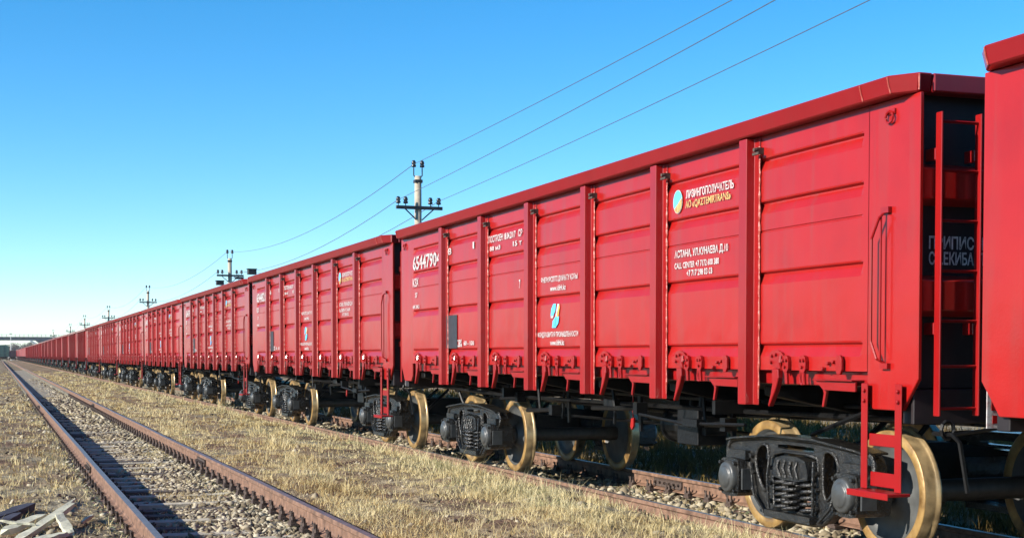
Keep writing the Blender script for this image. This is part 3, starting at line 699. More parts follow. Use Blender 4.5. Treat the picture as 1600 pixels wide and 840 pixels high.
def wagon(k, loc_y, lod, label):
    root = empty('gondola_wagon', (TC, loc_y, 0)); tag(root, label, 'railway wagon', 'red gondola wagons of the long train')
    r = random.Random(k + 50); kids = []
    def add(name, mesh, loc=None, rotz=None): return obj(name, mesh, root, loc, rotz)
    P = pm('post', post_mesh); Bd = pm('bead', bead_mesh)
    for sx in (0, 1):
        rz = math.pi * sx
        for i, (a, b_) in enumerate(BAYS): add('side_panel', pm(('panel', i), lambda a=a, b_=b_: panel_mesh(a, b_, i)), None, rz)
        for y in POSTS:
            q = obj('post', P, root, (0, -y if sx else y, 0), rz)
            if lod == 0 and not sx: obj('weld_bead', Bd, q)
        for s in (-1, 1): add('corner_plate', pm(('corner', s), lambda s=s: corner_mesh(s)), None, rz)
        c = add('side_coping', pm('coping', coping_mesh), None, rz)
        if lod == 0 and not sx:
            for yy in (-HL + .175, -HL + .50, HL - .175): obj('coping_weld', pm('seam', coping_seam), c, (0, yy, 0))
            obj('coping_weld', pm('cseam', corner_seam), c)
        add('side_sill', pm('sill', sill_mesh), None, rz)
        e = add('end_wall', pm('endwall', endwall_mesh), None, rz); obj('end_coping', pm('endcop', endcoping_mesh), e)
        for z in (1.92, 2.66): obj('end_rib', pm('endrib', endrib_mesh), e, (0, 0, z))
        add('end_beam', pm('endbeam', endbeam_mesh), None, rz)
        add('corner_step', pm('step', step_mesh), None, rz)
        add('corner_handrail', pm('handrail', handrail_mesh), None, rz)
        cpl = add('coupler', GEAR['coupler'], (0, (-HL if not sx else HL), 0), rz)
        if lod == 0:
            lad = obj('ladder', pm('stile', ladder_stile), root, (-1.37 if not sx else 1.37, -HL - .03 if not sx else HL + .03, 0), rz)
            obj('stile', pm('stile', ladder_stile), lad, (.31, 0, 0))
            for z in (1.17, 1.45, 1.75, 2.08, 2.41, 2.74, 3.06): obj('rung', pm('rung', rung_mesh), lad, (.005, 0, z))
            obj('uncoupling_lever', GEAR['uncoupling_lever'], root, (0, -HL if not sx else HL, 0), rz)
            obj('brake_hose', GEAR['brake_hose'], root, (0, -HL if not sx else HL, 0), rz)
        if lod < 2 and not sx:
            for i, (a, b_) in enumerate(BAYS):
                cy = (a + b_) / 2; o2 = 0.0
                lo, hi = (a + .16 if i else a + .10), (b_ - .16 if i < 6 else b_ - .05)
                w = hi - lo
                obj('hatch_hinge', pm('hinge', hinge_mesh), root, (-HW - .003, hi - .28, 1.47))
                obj('hatch_hook', pm('hook', hook_mesh), root, (-HW - .01, hi - .28, 1.42 + r.uniform(-.01, .01)))
                obj('tie_ring', pm('ring', ring_mesh), root, (-HW - .02, hi - .28 - w * .28, 1.38))
                obj('hatch_latch', pm('latch', latch_mesh), root, (-HW + .05, lo + .27, 1.335))
                for q in (.40, .86): obj('hatch_bracket', pm('bracket2', bracket2_mesh), root, (-HW - .002, hi - .28 - w * .28 * q - (.07 if q > .5 else 0), 1.455))
                obj('floor_hatch', pm('hatch', hatch_mesh), root, (0, cy, 0))
            for y in POSTS: obj('post_bracket', pm('bracket', bracket_mesh), root, (-HW - .002, y - .19, 3.13))
            for y in ((-6.13, 6.22) if k >= 0 else (-6.13,)): obj('lashing_eye', pm('eye', eye_mesh), root, (-HW - .002, y, 3.13))
    add('inner_tub', pm('tub', tub_mesh))
    add('underframe', GEAR['underframe'])
    add('brake_rigging', GEAR['brake_rigging'])
    add('air_reservoir', GEAR['air_reservoir'], (.35, 1.15, .86)); add('brake_cylinder', GEAR['brake_cylinder'], (-.45, -.9, .80)); add('brake_valve', GEAR['brake_valve'], (-.75, -1.9, .86))
    for y in (-4.18, 4.31): bogie(root, y, lod)
    lettering(root, k)
    if lod == 0:
        for it in (('ПРИПИСАН', -1.33, -.85, 2.235, 2.325, 'dimwhite'), ('СТ.ЕКИБАСТУЗ', -1.33, -.78, 2.13, 2.22, 'dimwhite')):
            obj('end_lettering', pm('end' + it[0], lambda: text_mesh([it], 'end_lettering', -HL + .130)), root)
        obj('sill_number', pm('silltext', lambda: text_mesh([('347500', 0, 0, 0, 1, 'dimwhite')], 'sill_number') if False else sill_text()), root)
        p_ = obj('placard', GEAR['placard'], root, (-1.20, HL + .02, 1.22), math.pi / 2)
        obj('placard_print', pm('placprint', placard_print), p_)
        add('air_pipe', pm('pipe', pipe_mesh)); add('brake_tag', pm('tag', tag_mesh))
    tone = 1.0 if k in (-1, 0) else r.uniform(.84, 1.08); hue = r.uniform(.85, 1.2)
    for c in root.children_recursive: c.color = (tone, tone * hue, tone * hue, 1)
    root['label'] = label
    return root
def sill_text():
    m = text_mesh([('347500', 1.75 - 3.3, 1.05 - 3.3, 1.02, 1.14, 'dimwhite')], 'sill_number')
    m.transform(Matrix.Translation((HW + .014 - .206, 0, 0))); return m
def placard_print():
    b = B()
    for y0, y1, z0, z1, c in ((-.21, .21, .10, .13, 0), (-.20, -.06, -.02, .07, 0), (-.02, .10, .0, .08, 1), (.12, .21, -.04, .08, 0), (-.20, .02, -.11, -.06, 1), (.05, .20, -.12, -.07, 0)):
        b.cur = c; b.box(-.007, .007, y0, y1, z0, z1)
    return b.mesh('placard_print', ['red2', 'blue'])
def tag_mesh():
    b = B(); b.prism([(-.47, .86), (-.40, .85), (-.38, .76), (-.42, .73), (-.46, .77)], 'x', -.83, -.81); b.box(-.824, -.816, -.44, -.42, .861, 1.1)
    return b.mesh('brake_tag', ['red'])
def pipe_mesh():
    b = B(); b.tube([(-.72, -5.9, 1.12), (-.72, -2, 1.10), (-.70, 2, 1.10), (-.72, 5.9, 1.12)], .019, 6); b.tube([(-1.1, -3.4, .92), (-1.1, -2.2, .88), (-1.1, -1.2, .93)], .016, 5)
    b.box(-1.14, -1.06, -2.55, -2.25, .86, .93); b.box(-1.0, -.8, -.35, -.05, .98, 1.05)
    return b.mesh('air_pipe', ['black'])

# --- simple wagons for the far part of the train
def far_side_mesh():
    b = B(); b.box(-HW, HW, -HL, HL, 1.38, ZT)
    return b.mesh('body', ['red'])
def far_post_mesh(): 
    b = B(); b.box(-HW - .08, -HW + .01, -.07, .07, 1.13, ZT); return b.mesh('post', ['red2'])
def far_coping_mesh():
    b = B(); b.box(-HW - .10, HW + .10, -HL + .05, HL - .05, ZT, ZT + .125); return b.mesh('coping', ['red3'])
def far_bogie_mesh():
    b = B()
    for yy in (-.915, .915):
        for x in (-.75, .75):
            b.cur = 1; b.lathe([(.0, -.05), (.40, -.05)], 'x', (x, yy, .4755), 14); b.cur = 2; b.lathe([(.40, -.051), (.47, -.051), (.48, .05), (.505, .07), (.0, .08)], 'x', (x, yy, .4755), 14)
        b.cur = 0
        for x in (-1.12, 1.12): b.box(x - .1, x + .1, yy - .16, yy + .16, .3, .62)
    b.cur = 0
    for x in (-1.02, 1.02): b.prism([(-1.1, .62), (-.7, .55), (-.4, .17), (.4, .17), (.7, .55), (1.1, .62), (1.1, .78), (0, .84), (-1.1, .78)], 'x', x - .06, x + .06)
    b.box(-1, 1, -.2, .2, .4, .95)
    return b.mesh('bogie', ['iron', 'web', 'rim'])
def far_under():
    b = B(); b.box(-.3, .3, -HL + .1, HL - .1, .95, 1.37); b.box(-1.2, 1.2, -1.6, 1.4, .85, 1.2)
    for i, (a, c) in enumerate(BAYS): b.box(-HW - .02, -HW + .04, (a + c) / 2 - .4, (a + c) / 2 - .3, 1.2, 1.40); b.box(-HW - .02, -HW + .04, (a + c) / 2 + .3, (a + c) / 2 + .4, 1.2, 1.40)
    return b.mesh('underframe', ['black'])
def far_step():
    b = B(); b.box(-HW - .05, -HW, -6.33, -6.25, .6, 1.4); b.box(-HW - .05, -HW, -5.95, -5.87, .6, 1.4); b.box(-HW - .12, -HW, -6.33, -5.87, .58, .63)
    return b.mesh('corner_step', ['red2'])
def far_wagon(k, y, label):
    root = empty('gondola_wagon', (TC, y, 0)); tag(root, label, 'railway wagon', 'red gondola wagons of the long train')
    obj('body', pm('fbody', far_side_mesh), root); obj('coping', pm('fcop', far_coping_mesh), root); obj('underframe', pm('funder', far_under), root)
    obj('corner_step', pm('fstep', far_step), root)
    for yy in (-4.27, 4.27): obj('bogie', pm('fbog', far_bogie_mesh), root, (0, yy, 0))
    if k < 24:
        for yy in POSTS: obj('post', pm('fpost', far_post_mesh), root, (0, yy, 0))
    tone = random.Random(k).uniform(.8, 1.08)
    for c in root.children_recursive: c.color = (tone, tone, tone, 1)

ORD = ['first', 'second', 'third', 'fourth', 'fifth', 'sixth', 'seventh', 'eighth', 'ninth', 'tenth', 'eleventh', 'twelfth', 'thirteenth', 'fourteenth', 'fifteenth', 'sixteenth', 'seventeenth', 'eighteenth', 'nineteenth', 'twentieth']
def ordinal(n):
    if n <= 20: return ORD[n - 1]
    t, u = divmod(n, 10); w = {2: 'twent', 3: 'thirt', 4: 'fort'}[t]
    return w + 'ieth' if u == 0 else w + 'y-' + ORD[u - 1]
lab = {-1: 'red gondola wagon cut off by the right edge, only its end corner in view',
       0: 'largest red gondola wagon, in full view with white lettering and its near bogie in front',
       1: 'red gondola wagon next behind the largest lettered one, second wagon in full view',
       2: 'red gondola wagon, third in full view, below the second utility pole'}
for k in range(-1, 37):
    y = C0 + k * PITCH_W - (.13 if k < 0 else 0)
    l_ = lab.get(k, 'red gondola wagon, %s in full view counting from the right' % ordinal(k + 1))
    if k <= 2: wagon(k, y, 0, l_)
    elif k <= 6: wagon(k, y, 1, l_)
    else: far_wagon(k, y, l_)

# ------------------------------------------------------------------ grass, stones
def blades(name, label, n, area, hgt, width, lean, tints, dens=None, clump=8, spread=.05, mat='grass'):
    """area = (x0,x1,y0,y1); one triangle-pair blade mesh; y is drawn so that density falls with distance"""
    x0, x1, y0, y1 = area
    nc = n // clump
    u = rng.random(nc); p = 1.6
    ys = (y0 ** (1 - p) + u * (y1 ** (1 - p) - y0 ** (1 - p))) ** (1 / (1 - p))
    xs = x0 + (x1 - x0) * rng.random(nc)
    if dens is not None:
        keep = rng.random(nc) < dens(xs, ys); xs, ys = xs[keep], ys[keep]; nc = len(xs)
    ct = rng.random(nc); ch = .55 + .9 * rng.random(nc) ** 2
    X = np.repeat(xs, clump) + rng.normal(0, spread, nc * clump); Yv = np.repeat(ys, clump) + rng.normal(0, spread, nc * clump)
    n = len(X); D = np.hypot(X, Yv)
    big = .55 + .9 * (.5 + .5 * np.sin(X * 1.3 - Yv * .9 + 2) * np.sin(Yv * .6 + X * 2.0)) ** 1.5
    H = hgt * big * np.repeat(ch, clump) * (.5 + .8 * rng.random(n)); Wd = width * (.7 + .6 * rng.random(n)) * np.clip(D / 16, .8, 6)
    a = rng.random(n) * 2 * np.pi; l = lean * rng.random(n) * H * 1.6; la = rng.random(n) * 2 * np.pi
    Z = gh(X, Yv) - .01
    dx, dy = np.cos(a) * Wd / 2, np.sin(a) * Wd / 2
    lx, ly = np.cos(la) * l, np.sin(la) * l
    V = np.empty((n, 5, 3))
    V[:, 0] = np.stack([X - dx, Yv - dy, Z], 1); V[:, 1] = np.stack([X + dx, Yv + dy, Z], 1)
    V[:, 2] = np.stack([X - dx * .7 + lx * .35, Yv - dy * .7 + ly * .35, Z + H * .55], 1); V[:, 3] = np.stack([X + dx * .7 + lx * .35, Yv + dy * .7 + ly * .35, Z + H * .55], 1)
    V[:, 4] = np.stack([X + lx, Yv + ly, Z + H * np.where(l > H, .75, 1)], 1)
    b = np.arange(n) * 5
    F = np.concatenate([np.stack([b, b + 1, b + 3], 1), np.stack([b, b + 3, b + 2], 1), np.stack([b + 2, b + 3, b + 4], 1)])
    patch = .5 + .5 * np.sin(X * 1.1 + np.sin(Yv * .7) * 2) * np.sin(Yv * .55 + X * .4 + 1)
    p3 = .5 + .5 * np.sin(X * 3.7 + 2 * np.sin(Yv * .9)) * np.sin(Yv * 2.3 - X * 2.1)
    t = np.clip(tints[0] + (tints[1] - tints[0]) * (.40 * np.repeat(ct, clump) + .25 * rng.random(n) + .28 * patch + .3 * p3 - .09), 0, 1)
    o = obj(name, pixel_mesh(name, V.reshape(-1, 3), F, np.repeat(t, 5), mat)); tag(o, label, kind='stuff'); return o
def path_dens(x, y):      # bare brownish strip between the tracks, thin near the rails
    c = 4.45 + .25 * np.sin(y * .35); bare = np.exp(-((x - c) / .28) ** 2)
    patch = .5 + .5 * np.sin(x * 2.3 + y * .9) * np.sin(y * 1.3 - x * 1.1)
    p2 = .5 + .5 * np.sin(x * 5.3 - y * 2.1 + 1.7 * np.sin(y * .8)) * np.sin(y * 3.1 + x * 4.4)
    return np.clip((.06 + .62 * patch ** 2 + .5 * p2 ** 2.6) * (1 - .85 * bare), .03, 1)
blades('dry_grass', 'short dry yellow grass between the empty track and the train', 230000, (2.93, 6.28, 10.5, 150), .07, .0075, 1.0, (.05, 1.0), path_dens, 9, .055)
blades('dry_grass', 'short dry grass left of the empty track', 110000, (-9, 1.02, 11, 160), .085, .008, 1.0, (.0, 1.0), lambda x, y: np.clip(.35 + .8 * (.5 + .5 * np.sin(x * 1.7 + y * .5) * np.sin(y * .9 - x)), .1, 1), 9, .06)
blades('dry_grass', 'scattered taller dry tufts between the empty track and the train', 26000, (3.0, 6.25, 10.5, 120), .15, .007, 1.0, (.25, .95), lambda x, y: np.clip(np.sin(x * 1.9 + y * .6) * np.sin(y * 1.1 - x * .8), 0, 1) + .08, 14, .05)
blades('dry_grass', 'taller dry grass in the shade behind the train', 110000, (8.2, 17, 5, 60), .26, .012, .8, (.0, .9), None, 8, .08, 'shade_grass')
blades('dry_grass', 'long thin bent stalks scattered between the tracks', 7000, (2.95, 6.25, 10.5, 90), .26, .0042, 1.1, (.3, .8), lambda x, y: .12 + .5 * (np.sin(x * 2.1 + y * .7) * np.sin(y * .9 + 1) > .3), 6, .07)
blades('dry_grass', 'long thin bent stalks left of the empty track', 6000, (-6, 1.0, 11, 90), .26, .0042, 1.1, (.3, .8), lambda x, y: .12 + .5 * (np.sin(x * 2.1 + y * .7) * np.sin(y * .9 + 1) > .3), 6, .07)
blades('dry_grass', 'tall pale weeds along the rails', 9000, (5.9, 6.34, 9, 60), .17, .006, .8, (.45, .9), lambda x, y: .35 + 0 * x, 7, .03)
blades('dry_grass', 'thin dry weeds growing in the empty track bed', 60000, (1.22, 2.74, 10.5, 120), .055, .006, 1.3, (.25, .85), lambda x, y: np.clip(.5 * np.sin(x * 3 + y * .8) * np.sin(y * 1.7 - x) + .12 + (y - 14) / 50, .03, .8), 8, .04)
blades('dry_grass', 'thin weeds under the train', 9000, (6.5, 8.1, 6, 60), .06, .007, 1.2, (.1, .8), None, 7, .05)

ico = bmesh.new(); bmesh.ops.create_icosphere(ico, subdivisions=1, radius=1.0)
ico.verts.ensure_lookup_table(); IV = np.array([v.co[:] for v in ico.verts]); IF = np.array([[v.index for v in f.verts] for f in ico.faces]); ico.free()
def on_sleeper(y, seed):
    a = np.array(SLEEP[seed]); i = np.clip(np.searchsorted(a, y), 1, len(a) - 1)
    return (np.minimum(np.abs(y - a[i]), np.abs(y - a[i - 1])) < .115).astype(float)
def stones(name, label, n, area, size, dens, tint=(0, 1), sink=.3):
    x0, x1, y0, y1 = area; p = 1.5; u = rng.random(n)
    ys = (y0 ** (1 - p) + u * (y1 ** (1 - p) - y0 ** (1 - p))) ** (1 / (1 - p)); xs = x0 + (x1 - x0) * rng.random(n)
    if dens is not None: k = rng.random(n) < dens(xs, ys); xs, ys = xs[k], ys[k]
    n = len(xs); s = size * (.28 + rng.random(n) ** 4 * 2.0) * np.clip(np.hypot(xs, ys) / 26, 1, 1.8)
    V = IV[None] * (1 + .20 * rng.normal(size=(n, len(IV), 3)) + .22 * rng.normal(size=(n, len(IV), 1)))
    q = rng.normal(size=(n, 3)); ax = np.array([1.25, 1, .7])[None] * (.75 + .5 * rng.random((n, 3)))
    V = V * ax[:, None]
    a = rng.random(n) * 6.283; c, sn = np.cos(a)[:, None], np.sin(a)[:, None]
    Vx = V[..., 0] * c - V[..., 1] * sn; Vy = V[..., 0] * sn + V[..., 1] * c; tz = rng.normal(0, .35, n)[:, None]
    V = np.stack([Vx, Vy, V[..., 2] + tz * Vx], -1) * s[:, None, None] * .5
    V += np.stack([xs, ys, gh(xs, ys) + s * (.35 - sink)], 1)[:, None]
    F = (IF[None] + (np.arange(n) * len(IV))[:, None, None]).reshape(-1, 3)
    t = np.repeat(np.clip(tint[0] + (tint[1] - tint[0]) * rng.random(n), 0, 1), len(IV))
    o = obj(name, pixel_mesh(name, V.reshape(-1, 3), F, t, 'stone')); tag(o, label, kind='stuff')
stones('ballast', 'pale crushed stone ballast in the empty track', 80000, (1.28, 2.72, 9.5, 110), .038, lambda x, y: np.clip(.06 + ((x - 1.3) / .8) ** 1.5, .05, 1) * np.clip(.75 + .6 * np.sin(x * 4 + y * 1.9) * np.sin(y * 2.7 - x * 3), .15, 1) * (1 - .82 * on_sleeper(y, 3) * np.clip((x - 1.7) / .7, .15, 1)))
stones('ballast', 'loose stones on the shoulder left of the empty track', 3000, (-.6, 1.12, 10, 60), .042, lambda x, y: np.clip((x + .6) / 1.6, .1, 1) * .8)
stones('ballast', 'loose stones in the grass beside the empty track', 1000, (2.85, 5.9, 10, 60), .04, None, (.1, .9))
stones('ballast', 'pale ballast under the train', 15000, (6.38, 8.2, 5, 70), .05, None, (.2, 1))

# ------------------------------------------------------------------ broken planks by the empty track (lower left)
def plank(name, label, p0, p1, w, t, mat, seed, lift=.02, tilt=0):
    r = random.Random(seed); a, c = Vector(p0), Vector(p1); d = c - a; L = d.length
    b = B(); n = 7
    for i in range(n):
        x = -L / 2 + L * i / (n - 1); e = .75 if i in (0, n - 1) else 1
        j = [r.uniform(-.008, .008) for _ in range(8)]
        xo = [r.uniform(-.04, .04) if i in (0, n - 1) else 0 for _ in range(4)]
        b.v += [(x + xo[0], -w / 2 * e + j[0], -t / 2 + j[1]), (x + xo[1], w / 2 * e + j[2], -t / 2 + j[3]), (x + xo[2], w / 2 * e + j[4], t / 2 + j[5]), (x + xo[3], -w / 2 * e + j[6], t / 2 + j[7])]
    for i in range(n - 1):
        for k in range(4): k2 = (k + 1) % 4; b.face([i * 4 + k, i * 4 + k2, (i + 1) * 4 + k2, (i + 1) * 4 + k])
    b.face([3, 2, 1, 0]); e = (n - 1) * 4; b.face([e, e + 1, e + 2, e + 3])
    m = (a + c) / 2; z = float(gh(m.x, m.y)) + t / 2 + lift
    o = obj(name, b.mesh(name, [mat]), None, (m.x, m.y, z)); o.rotation_euler = (tilt, -math.atan2(c.z - a.z, L), math.atan2(d.y, d.x))
    tag(o, label, 'plank', 'broken timber lying by the empty track'); return o
plank('broken_plank', 'thick dark timber lying at the left edge by the empty track', (-.10, 13.7, 0), (.30, 15.0, 0), .11, .075, 'plankdark', 1)
plank('broken_plank', 'thin dark board lying below the thick dark timber at the left edge', (-.12, 13.2, 0), (.16, 14.05, .05), .10, .04, 'plankdark', 2)
plank('broken_plank', 'longest pale broken plank slanting towards the rail', (.10, 12.3, 0), (.64, 14.1, .12), .09, .035, 'plankpale', 3, .05)
plank('broken_plank', 'short wide pale plank between the dark boards and the longest pale one', (.04, 12.8, 0), (.36, 13.7, .03), .11, .04, 'plankpale', 4, .03)
plank('broken_plank', 'short pale stub lying across the end of the longest pale plank', (.50, 13.4, .08), (.56, 12.6, 0), .08, .035, 'plankpale', 5, .03)
plank('broken_plank', 'thin pale stick lying nearest the rail above the planks', (.45, 14.3, 0), (.72, 15.6, .04), .035, .025, 'plankpale', 7, .02)
plank('broken_plank', 'thin pale lath crossing the short wide plank', (-.02, 13.1, .1), (.30, 13.0, .06), .03, .02, 'plankpale', 8, .08)
plank('broken_plank', 'small pale splinter close beside the rail', (.70, 13.6, 0), (.82, 14.2, 0), .04, .025, 'plankpale', 9, .02)
plank('broken_plank', 'flat pale board at the bottom edge below the longest pale plank', (.22, 12.0, 0), (.50, 12.55, 0), .12, .03, 'plankpale', 6, .02)

# ------------------------------------------------------------------ utility poles and wires behind the train
POLE = [(12.0, -2.0), (14.5, 50.8), (14.5, 96.0), (14.5, 151.0), (14.5, 206.5), (14.6, 266.5), (14.6, 320.0), (14.6, 420.0)]
def pole_meshes():
    b = B(); b.smooth = True; b.lathe([(.17, -.3), (.15, 2), (.125, 8.0), (0, 8.0)], 'z', (0, 0, 0), 14); P = b.mesh('pole_shaft', ['pole'])
    b = B(); b.box(-.88, .88, -.05 - .16, .05 - .16, 6.78, 6.90)
    for s in (-1, 1): b.tube([(s * .55, -.16, 6.80), (s * .10, -.14, 6.40)], .028, 5)
    C = b.mesh('crossarm', ['darksteel'], bevel=.01)
    b = B(); b.smooth = True; b.lathe([(.015, 0), (.018, .07), (.08, .08), (.095, .13), (.06, .17), (.085, .20), (.08, .26), (.045, .32), (0, .325)], 'z', (0, 0, 0), 10); I = b.mesh('insulator', ['insulator'])
    b = B(); b.tube([(-.16, 0, 8.27), (-.16, 0, 8.02), (-.08, 0, 7.93), (.08, 0, 7.93), (.16, 0, 8.02), (.16, 0, 8.27)], .022, 6); b.box(-.14, .14, -.13, .13, 7.75, 7.86)
    T = b.mesh('top_bracket', ['darksteel'])
    return P, C, I, T
PSH, PCR, PIN, PTB = pole_meshes()
plab = {0: 'utility pole standing out of the frame to the right of the train', 1: 'nearest grey utility pole with crossarm, rising above the gap beside the largest wagon', 2: 'second utility pole, rising above the third wagon', 3: 'third utility pole counting from the nearest one', 4: 'fourth utility pole counting from the nearest one', 5: 'fifth utility pole counting from the nearest one', 6: 'sixth utility pole counting from the nearest one', 7: 'farthest utility pole, just right of the overpass stairs'}
pole_pts = []
for i, (px, py) in enumerate(POLE):
    z0 = float(gh(px, py)); hs = 1.0 + (.01 if i % 2 else -.01) * i * .4
    root = empty('utility_pole', (px, py, z0), (.03 if i % 2 else -.02)); tag(root, plab[i], 'utility pole', 'utility poles behind the train'); root.scale = (1, 1, hs)
    up = 1.05 if i == 0 else 0
    obj('pole_shaft', PSH, root); obj('crossarm', PCR, root, (0, 0, up)); obj('top_bracket', PTB, root)
    for x, z, y in ((-.80, 6.90, -.16), (-.52, 6.90, -.16), (.42, 6.90, -.16), (.74, 6.90, -.16), (-.16, 8.24, 0), (.16, 8.24, 0)): obj('insulator', PIN, root, (x, y, z + (up if z < 8 else 0)))
    pole_pts.append([(px + x, py + y, z0 + z * hs) for x, z, y in ((-.16, 8.42, 0), (-.80, 7.1 + up, -.16), (.74, 7.1 + up, -.16))])
wl = ['thin overhead wire on the pole tops', 'thin overhead wire on the train side of the crossarms', 'thin overhead wire on the far side of the crossarms']
for w in range(3):
    b = B()
    for i in range(len(POLE) - 1):
        a, c = Vector(pole_pts[i][w]), Vector(pole_pts[i + 1][w]); sag = (.25 if i == 0 else .9)
        pts = [a.lerp(c, t / 14) - Vector((0, 0, sag * 4 * (t / 14) * (1 - t / 14))) for t in range(15)]
        b.tube(pts, .009 if i == 0 else .012, 4)
    tag(obj('overhead_wire', b.mesh('overhead_wire', ['wire'])), wl[w], 'wire', 'wires on the utility poles')

# ------------------------------------------------------------------ dark lantern boxes on posts seen above the train
def lamp_box(x, y, zc, w, h, label, flatp=False):
    z0 = float(gh(x, y)); root = empty('signal_box', (x, y, z0)); tag(root, label, 'signal box', 'dark boxes on posts behind the train')
    b = B(); b.lathe([(.05, -.1), (.045, zc - h), (0, zc - h)], 'z', (0, 0, 0), 8); obj('post', b.mesh('post', ['pole']), root)
    b = B(); b.box(-w / 2, w / 2, -w * .4, w * .4, zc - h / 2, zc + h / 2); b.box(-w / 2 - .03, w / 2 + .03, -w * .4 - .03, w * .4 + .03, zc + h / 2 + .001, zc + h / 2 + .03)
    obj('housing', b.mesh('housing', ['darksteel'], bevel=.012), root)
lamp_box(9.6, 57.8, 4.90, .34, .20, 'dark metal box on a post showing above the third wagon')
lamp_box(9.6, 61.0, 4.78, .34, .05, 'flat dark plate on a post beside the second utility pole')
lamp_box(9.6, 66.6, 4.88, .34, .18, 'dark metal box on a post left of the second utility pole')

# ------------------------------------------------------------------ far end of the yard
def far_car(name, label, x, y, z, mat, hgt, half, length):
    root = empty(name, (x, y, z)); tag(root, label, 'railway wagon')
    b = B(); b.prism([(-half, 1.2), (half, 1.2), (half, hgt - .4), (half * .6, hgt - .05), (0, hgt), (-half * .6, hgt - .05), (-half, hgt - .4)], 'y', -length / 2, length / 2); obj('body', b.mesh('body', [mat], bevel=.03), root)
    b = B()
    for xx in (-half + .1, 0, half - .1): b.box(xx - .06, xx + .06, -length / 2 - .06, -length / 2 + .0, 1.2, hgt - .45)
    for q in range(7): yy = -length / 2 + length * (q + .5) / 7; b.box(-half - .05, -half + .01, yy - .06, yy + .06, 1.2, hgt - .45)
    obj('body_ribs', b.mesh('body_ribs', [mat]), root)
    b = B(); b.box(-half + .3, half - .3, -length / 2 + .1, length / 2 - .1, .9, 1.19); obj('underframe', b.mesh('underframe', ['black']), root)
    for yy in (-length * .32, length * .32): obj('bogie', pm('fbog', far_bogie_mesh), root, (0, yy, 0))
    b = B(); b.lathe([(0, -.1), (.2, -.1), (.22, 0), (.1, .3)], 'y', (-half * .6, -length / 2 - .3, 1.05), 10); b.lathe([(0, -.1), (.2, -.1), (.22, 0), (.1, .3)], 'y', (half * .6, -length / 2 - .3, 1.05), 10)
    obj('buffer_gear', b.mesh('buffer_gear', ['black']), root)
far_car('covered_wagon', 'distant green covered wagon at the far end of the empty track', 1.6, 455, LZ, 'green', 4.6, 1.55, 14)
far_car('open_wagon', 'distant dark brown wagon between the green wagon and the red train', 4.55, 500, .0, 'brown', 3.3, 1.15, 13)

root = empty('overpass_bridge', (0, 700, 0)); tag(root, 'pale grey road overpass crossing the yard far behind the train', 'bridge')
b = B(); b.box(-140, 160, -5, 5, 8.6, 9.9); b.box(-140, 160, -5.6, 5.6, 9.905, 10.2); obj('deck', b.mesh('deck', ['bridge'], bevel=.05), root)
b = B()
for z in (10.7, 11.2): b.box(-140, 160, -5.45, -5.35, z, z + .09)
obj('handrail', b.mesh('handrail', ['darksteel']), root)
pb = B(); pb.box(-.07, .07, -5.47, -5.33, 10.2, 11.35); bal = pb.mesh('railing_post', ['darksteel'])
for i in range(-24, 60): obj('railing_post', bal, root, (i * 1.9, 0, 0))
cb = B(); cb.box(-1.0, 1.0, -4, 4, -.5, 8.6); pier = cb.mesh('pier', ['bridge'], bevel=.06)
for x in (-60, -28, 42, 70, 100): obj('pier', pier, root, (x, 0, 0))
b = B(); b.prism([(13.5, 8.6), (14.7, 8.6), (20.8, 4.2), (19.6, 4.2)], 'y', -7.2, -6.6); b.prism([(13.6, 8.3), (14.3, 8.3), (20.6, 3.9), (19.9, 3.9)], 'y', -9.4, -8.8); b.prism([(19.6, 4.25), (24, 4.25), (24, 3.4), (19.6, 3.4)], 'y', -9.4, -6.6)
obj('stair', b.mesh('stair', ['bridgelight'], bevel=.04), root)
b = B(); b.prism([(16.5, 8.58), (32, 8.58), (32, -.5), (28, -.5)], 'y', -4.5, 4.5); obj('abutment', b.mesh('abutment', ['bridge'], bevel=.05), root)
b = B(); b.prism([(22.2, 8.5), (60, 8.5), (60, -.4), (30, -.4)], 'y', -8.5, -4.6); obj('slope_paving', b.mesh('slope_paving', ['bridgelight'], bevel=.05), root)

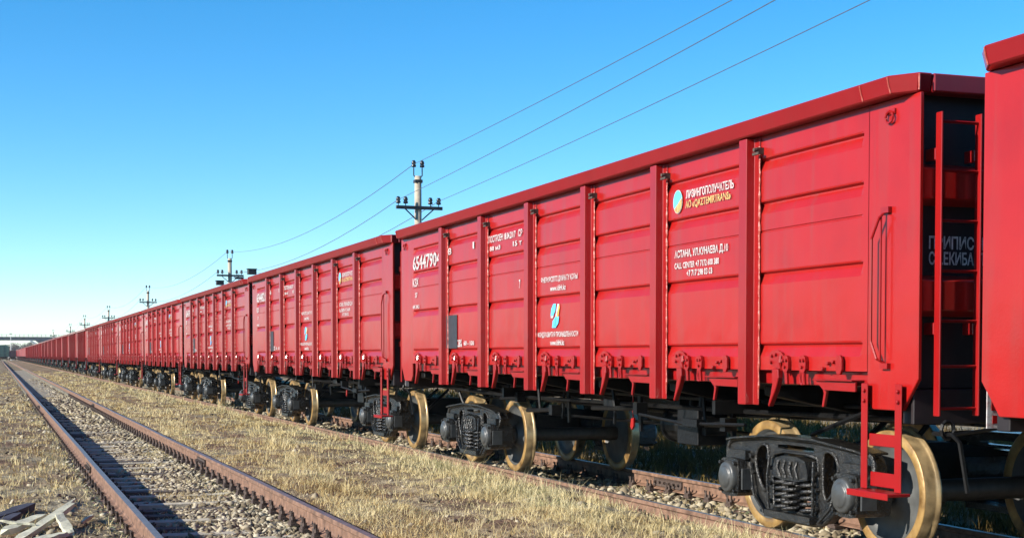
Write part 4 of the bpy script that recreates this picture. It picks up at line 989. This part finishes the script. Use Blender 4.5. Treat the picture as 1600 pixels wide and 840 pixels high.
def tree(x, y, h, w, seed, label, shrub=False, grp='bare trees beyond the overpass'):
    r = np.random.default_rng(seed); z0 = float(gh(x, y)) - .1
    root = empty('bare_shrub' if shrub else 'bare_tree', (x, y, z0)); tag(root, label, 'shrub' if shrub else 'tree', grp)
    b = B(); trunk_h = h * (.12 if shrub else .3)
    b.tube([(0, 0, 0), (.05 * h * .2, 0, trunk_h), (0, .02 * h, h * .6)], [h * .025, h * .018, h * .007], 6)
    tips = []
    for i in range(9):
        a = r.random() * 6.283; t = trunk_h * (.8 + r.random()); l = w * (.5 + .5 * r.random())
        e = (math.cos(a) * l * .8, math.sin(a) * l * .8, min(h * .97, t + h * (.25 + .4 * r.random()))); b.tube([(0, 0, t), (e[0] * .5, e[1] * .5, t + (e[2] - t) * .6), e], [h * .012, h * .007, h * .003], 4); tips.append(e)
    obj('trunk', b.mesh('trunk', ['bark']), root)
    n = 2600; tp = np.array(tips + [(0, 0, h * .8)]); q = tp[r.integers(0, len(tp), n)] * (.55 + .5 * r.random((n, 1)))
    c = q + r.normal(0, 1, (n, 3)) * np.array([w * .17, w * .17, h * .09]); c[:, 2] = np.clip(c[:, 2], h * .1, h)
    d = r.normal(0, 1, (n, 3)); d[:, 2] = np.abs(d[:, 2]); d /= np.linalg.norm(d, axis=1)[:, None]; s = np.cross(d, r.normal(0, 1, (n, 3))); s /= np.linalg.norm(s, axis=1)[:, None]
    L = h * .075 * (.5 + r.random((n, 1))); wd = h * .012
    V = np.stack([c - s * wd, c + s * wd, c + d * L], 1).reshape(-1, 3)
    obj('crown', pixel_mesh('crown', V, np.arange(n * 3).reshape(-1, 3), np.repeat(r.random(n), 3), 'leaf'), root)
tl = ['leftmost', 'second from left', 'third from left', 'fourth from left', 'fifth from left', 'sixth from left', 'rightmost']
for i, (x, y, h, w) in enumerate([(-2, 790, 6.5, 4), (2.5, 800, 7.5, 5), (7, 780, 7.0, 4.5), (11, 810, 8.2, 5), (15, 790, 8.5, 4.5), (19, 800, 7.6, 4.5), (24, 815, 6.0, 4)]):
    tree(x, y, h, w, 40 + i, tl[i] + ' of the grey bare trees seen under the far overpass')
tree(-3.6, 37, 1.5, 1.2, 91, 'low bare shrub left of the frame shading the grass', True, 'shrubs left of the frame')
tree(-4.6, 43, 2.0, 1.6, 92, 'taller bare shrub left of the frame, farther from the camera', True, 'shrubs left of the frame')
# slender lamp mast beside the green wagon
root = empty('lamp_mast', (4.6, 560, 0)); tag(root, 'slender pale mast standing above the distant dark wagon', 'mast')
b = B(); b.lathe([(.16, -.2), (.10, 9.5), (0, 9.5)], 'z', (0, 0, 0), 8); obj('shaft', b.mesh('shaft', ['bridgelight']), root)
b = B(); b.box(-.5, .5, -.08, .08, 9.52, 9.75); obj('lamp_head', b.mesh('lamp_head', ['darksteel']), root)

# ------------------------------------------------------------------ thin haze
HZ = B(); HZ.box(-4200, 4200, -350, 9300, -2.2, 16)
hm = HZ.mesh('haze', ['wire']); hm.materials.clear()
m = bpy.data.materials.new('thin_haze'); m.use_nodes = True; t = m.node_tree
t.nodes.remove(t.nodes['Principled BSDF']); pv = t.nodes.new('ShaderNodeVolumePrincipled')
pv.inputs['Color'].default_value = (.90, .94, 1, 1); pv.inputs['Density'].default_value = .00011
t.links.new(pv.outputs[0], t.nodes['Material Output'].inputs['Volume']); hm.materials.append(m)
tag(obj('haze', hm), 'thin pale haze over the yard', kind='stuff')
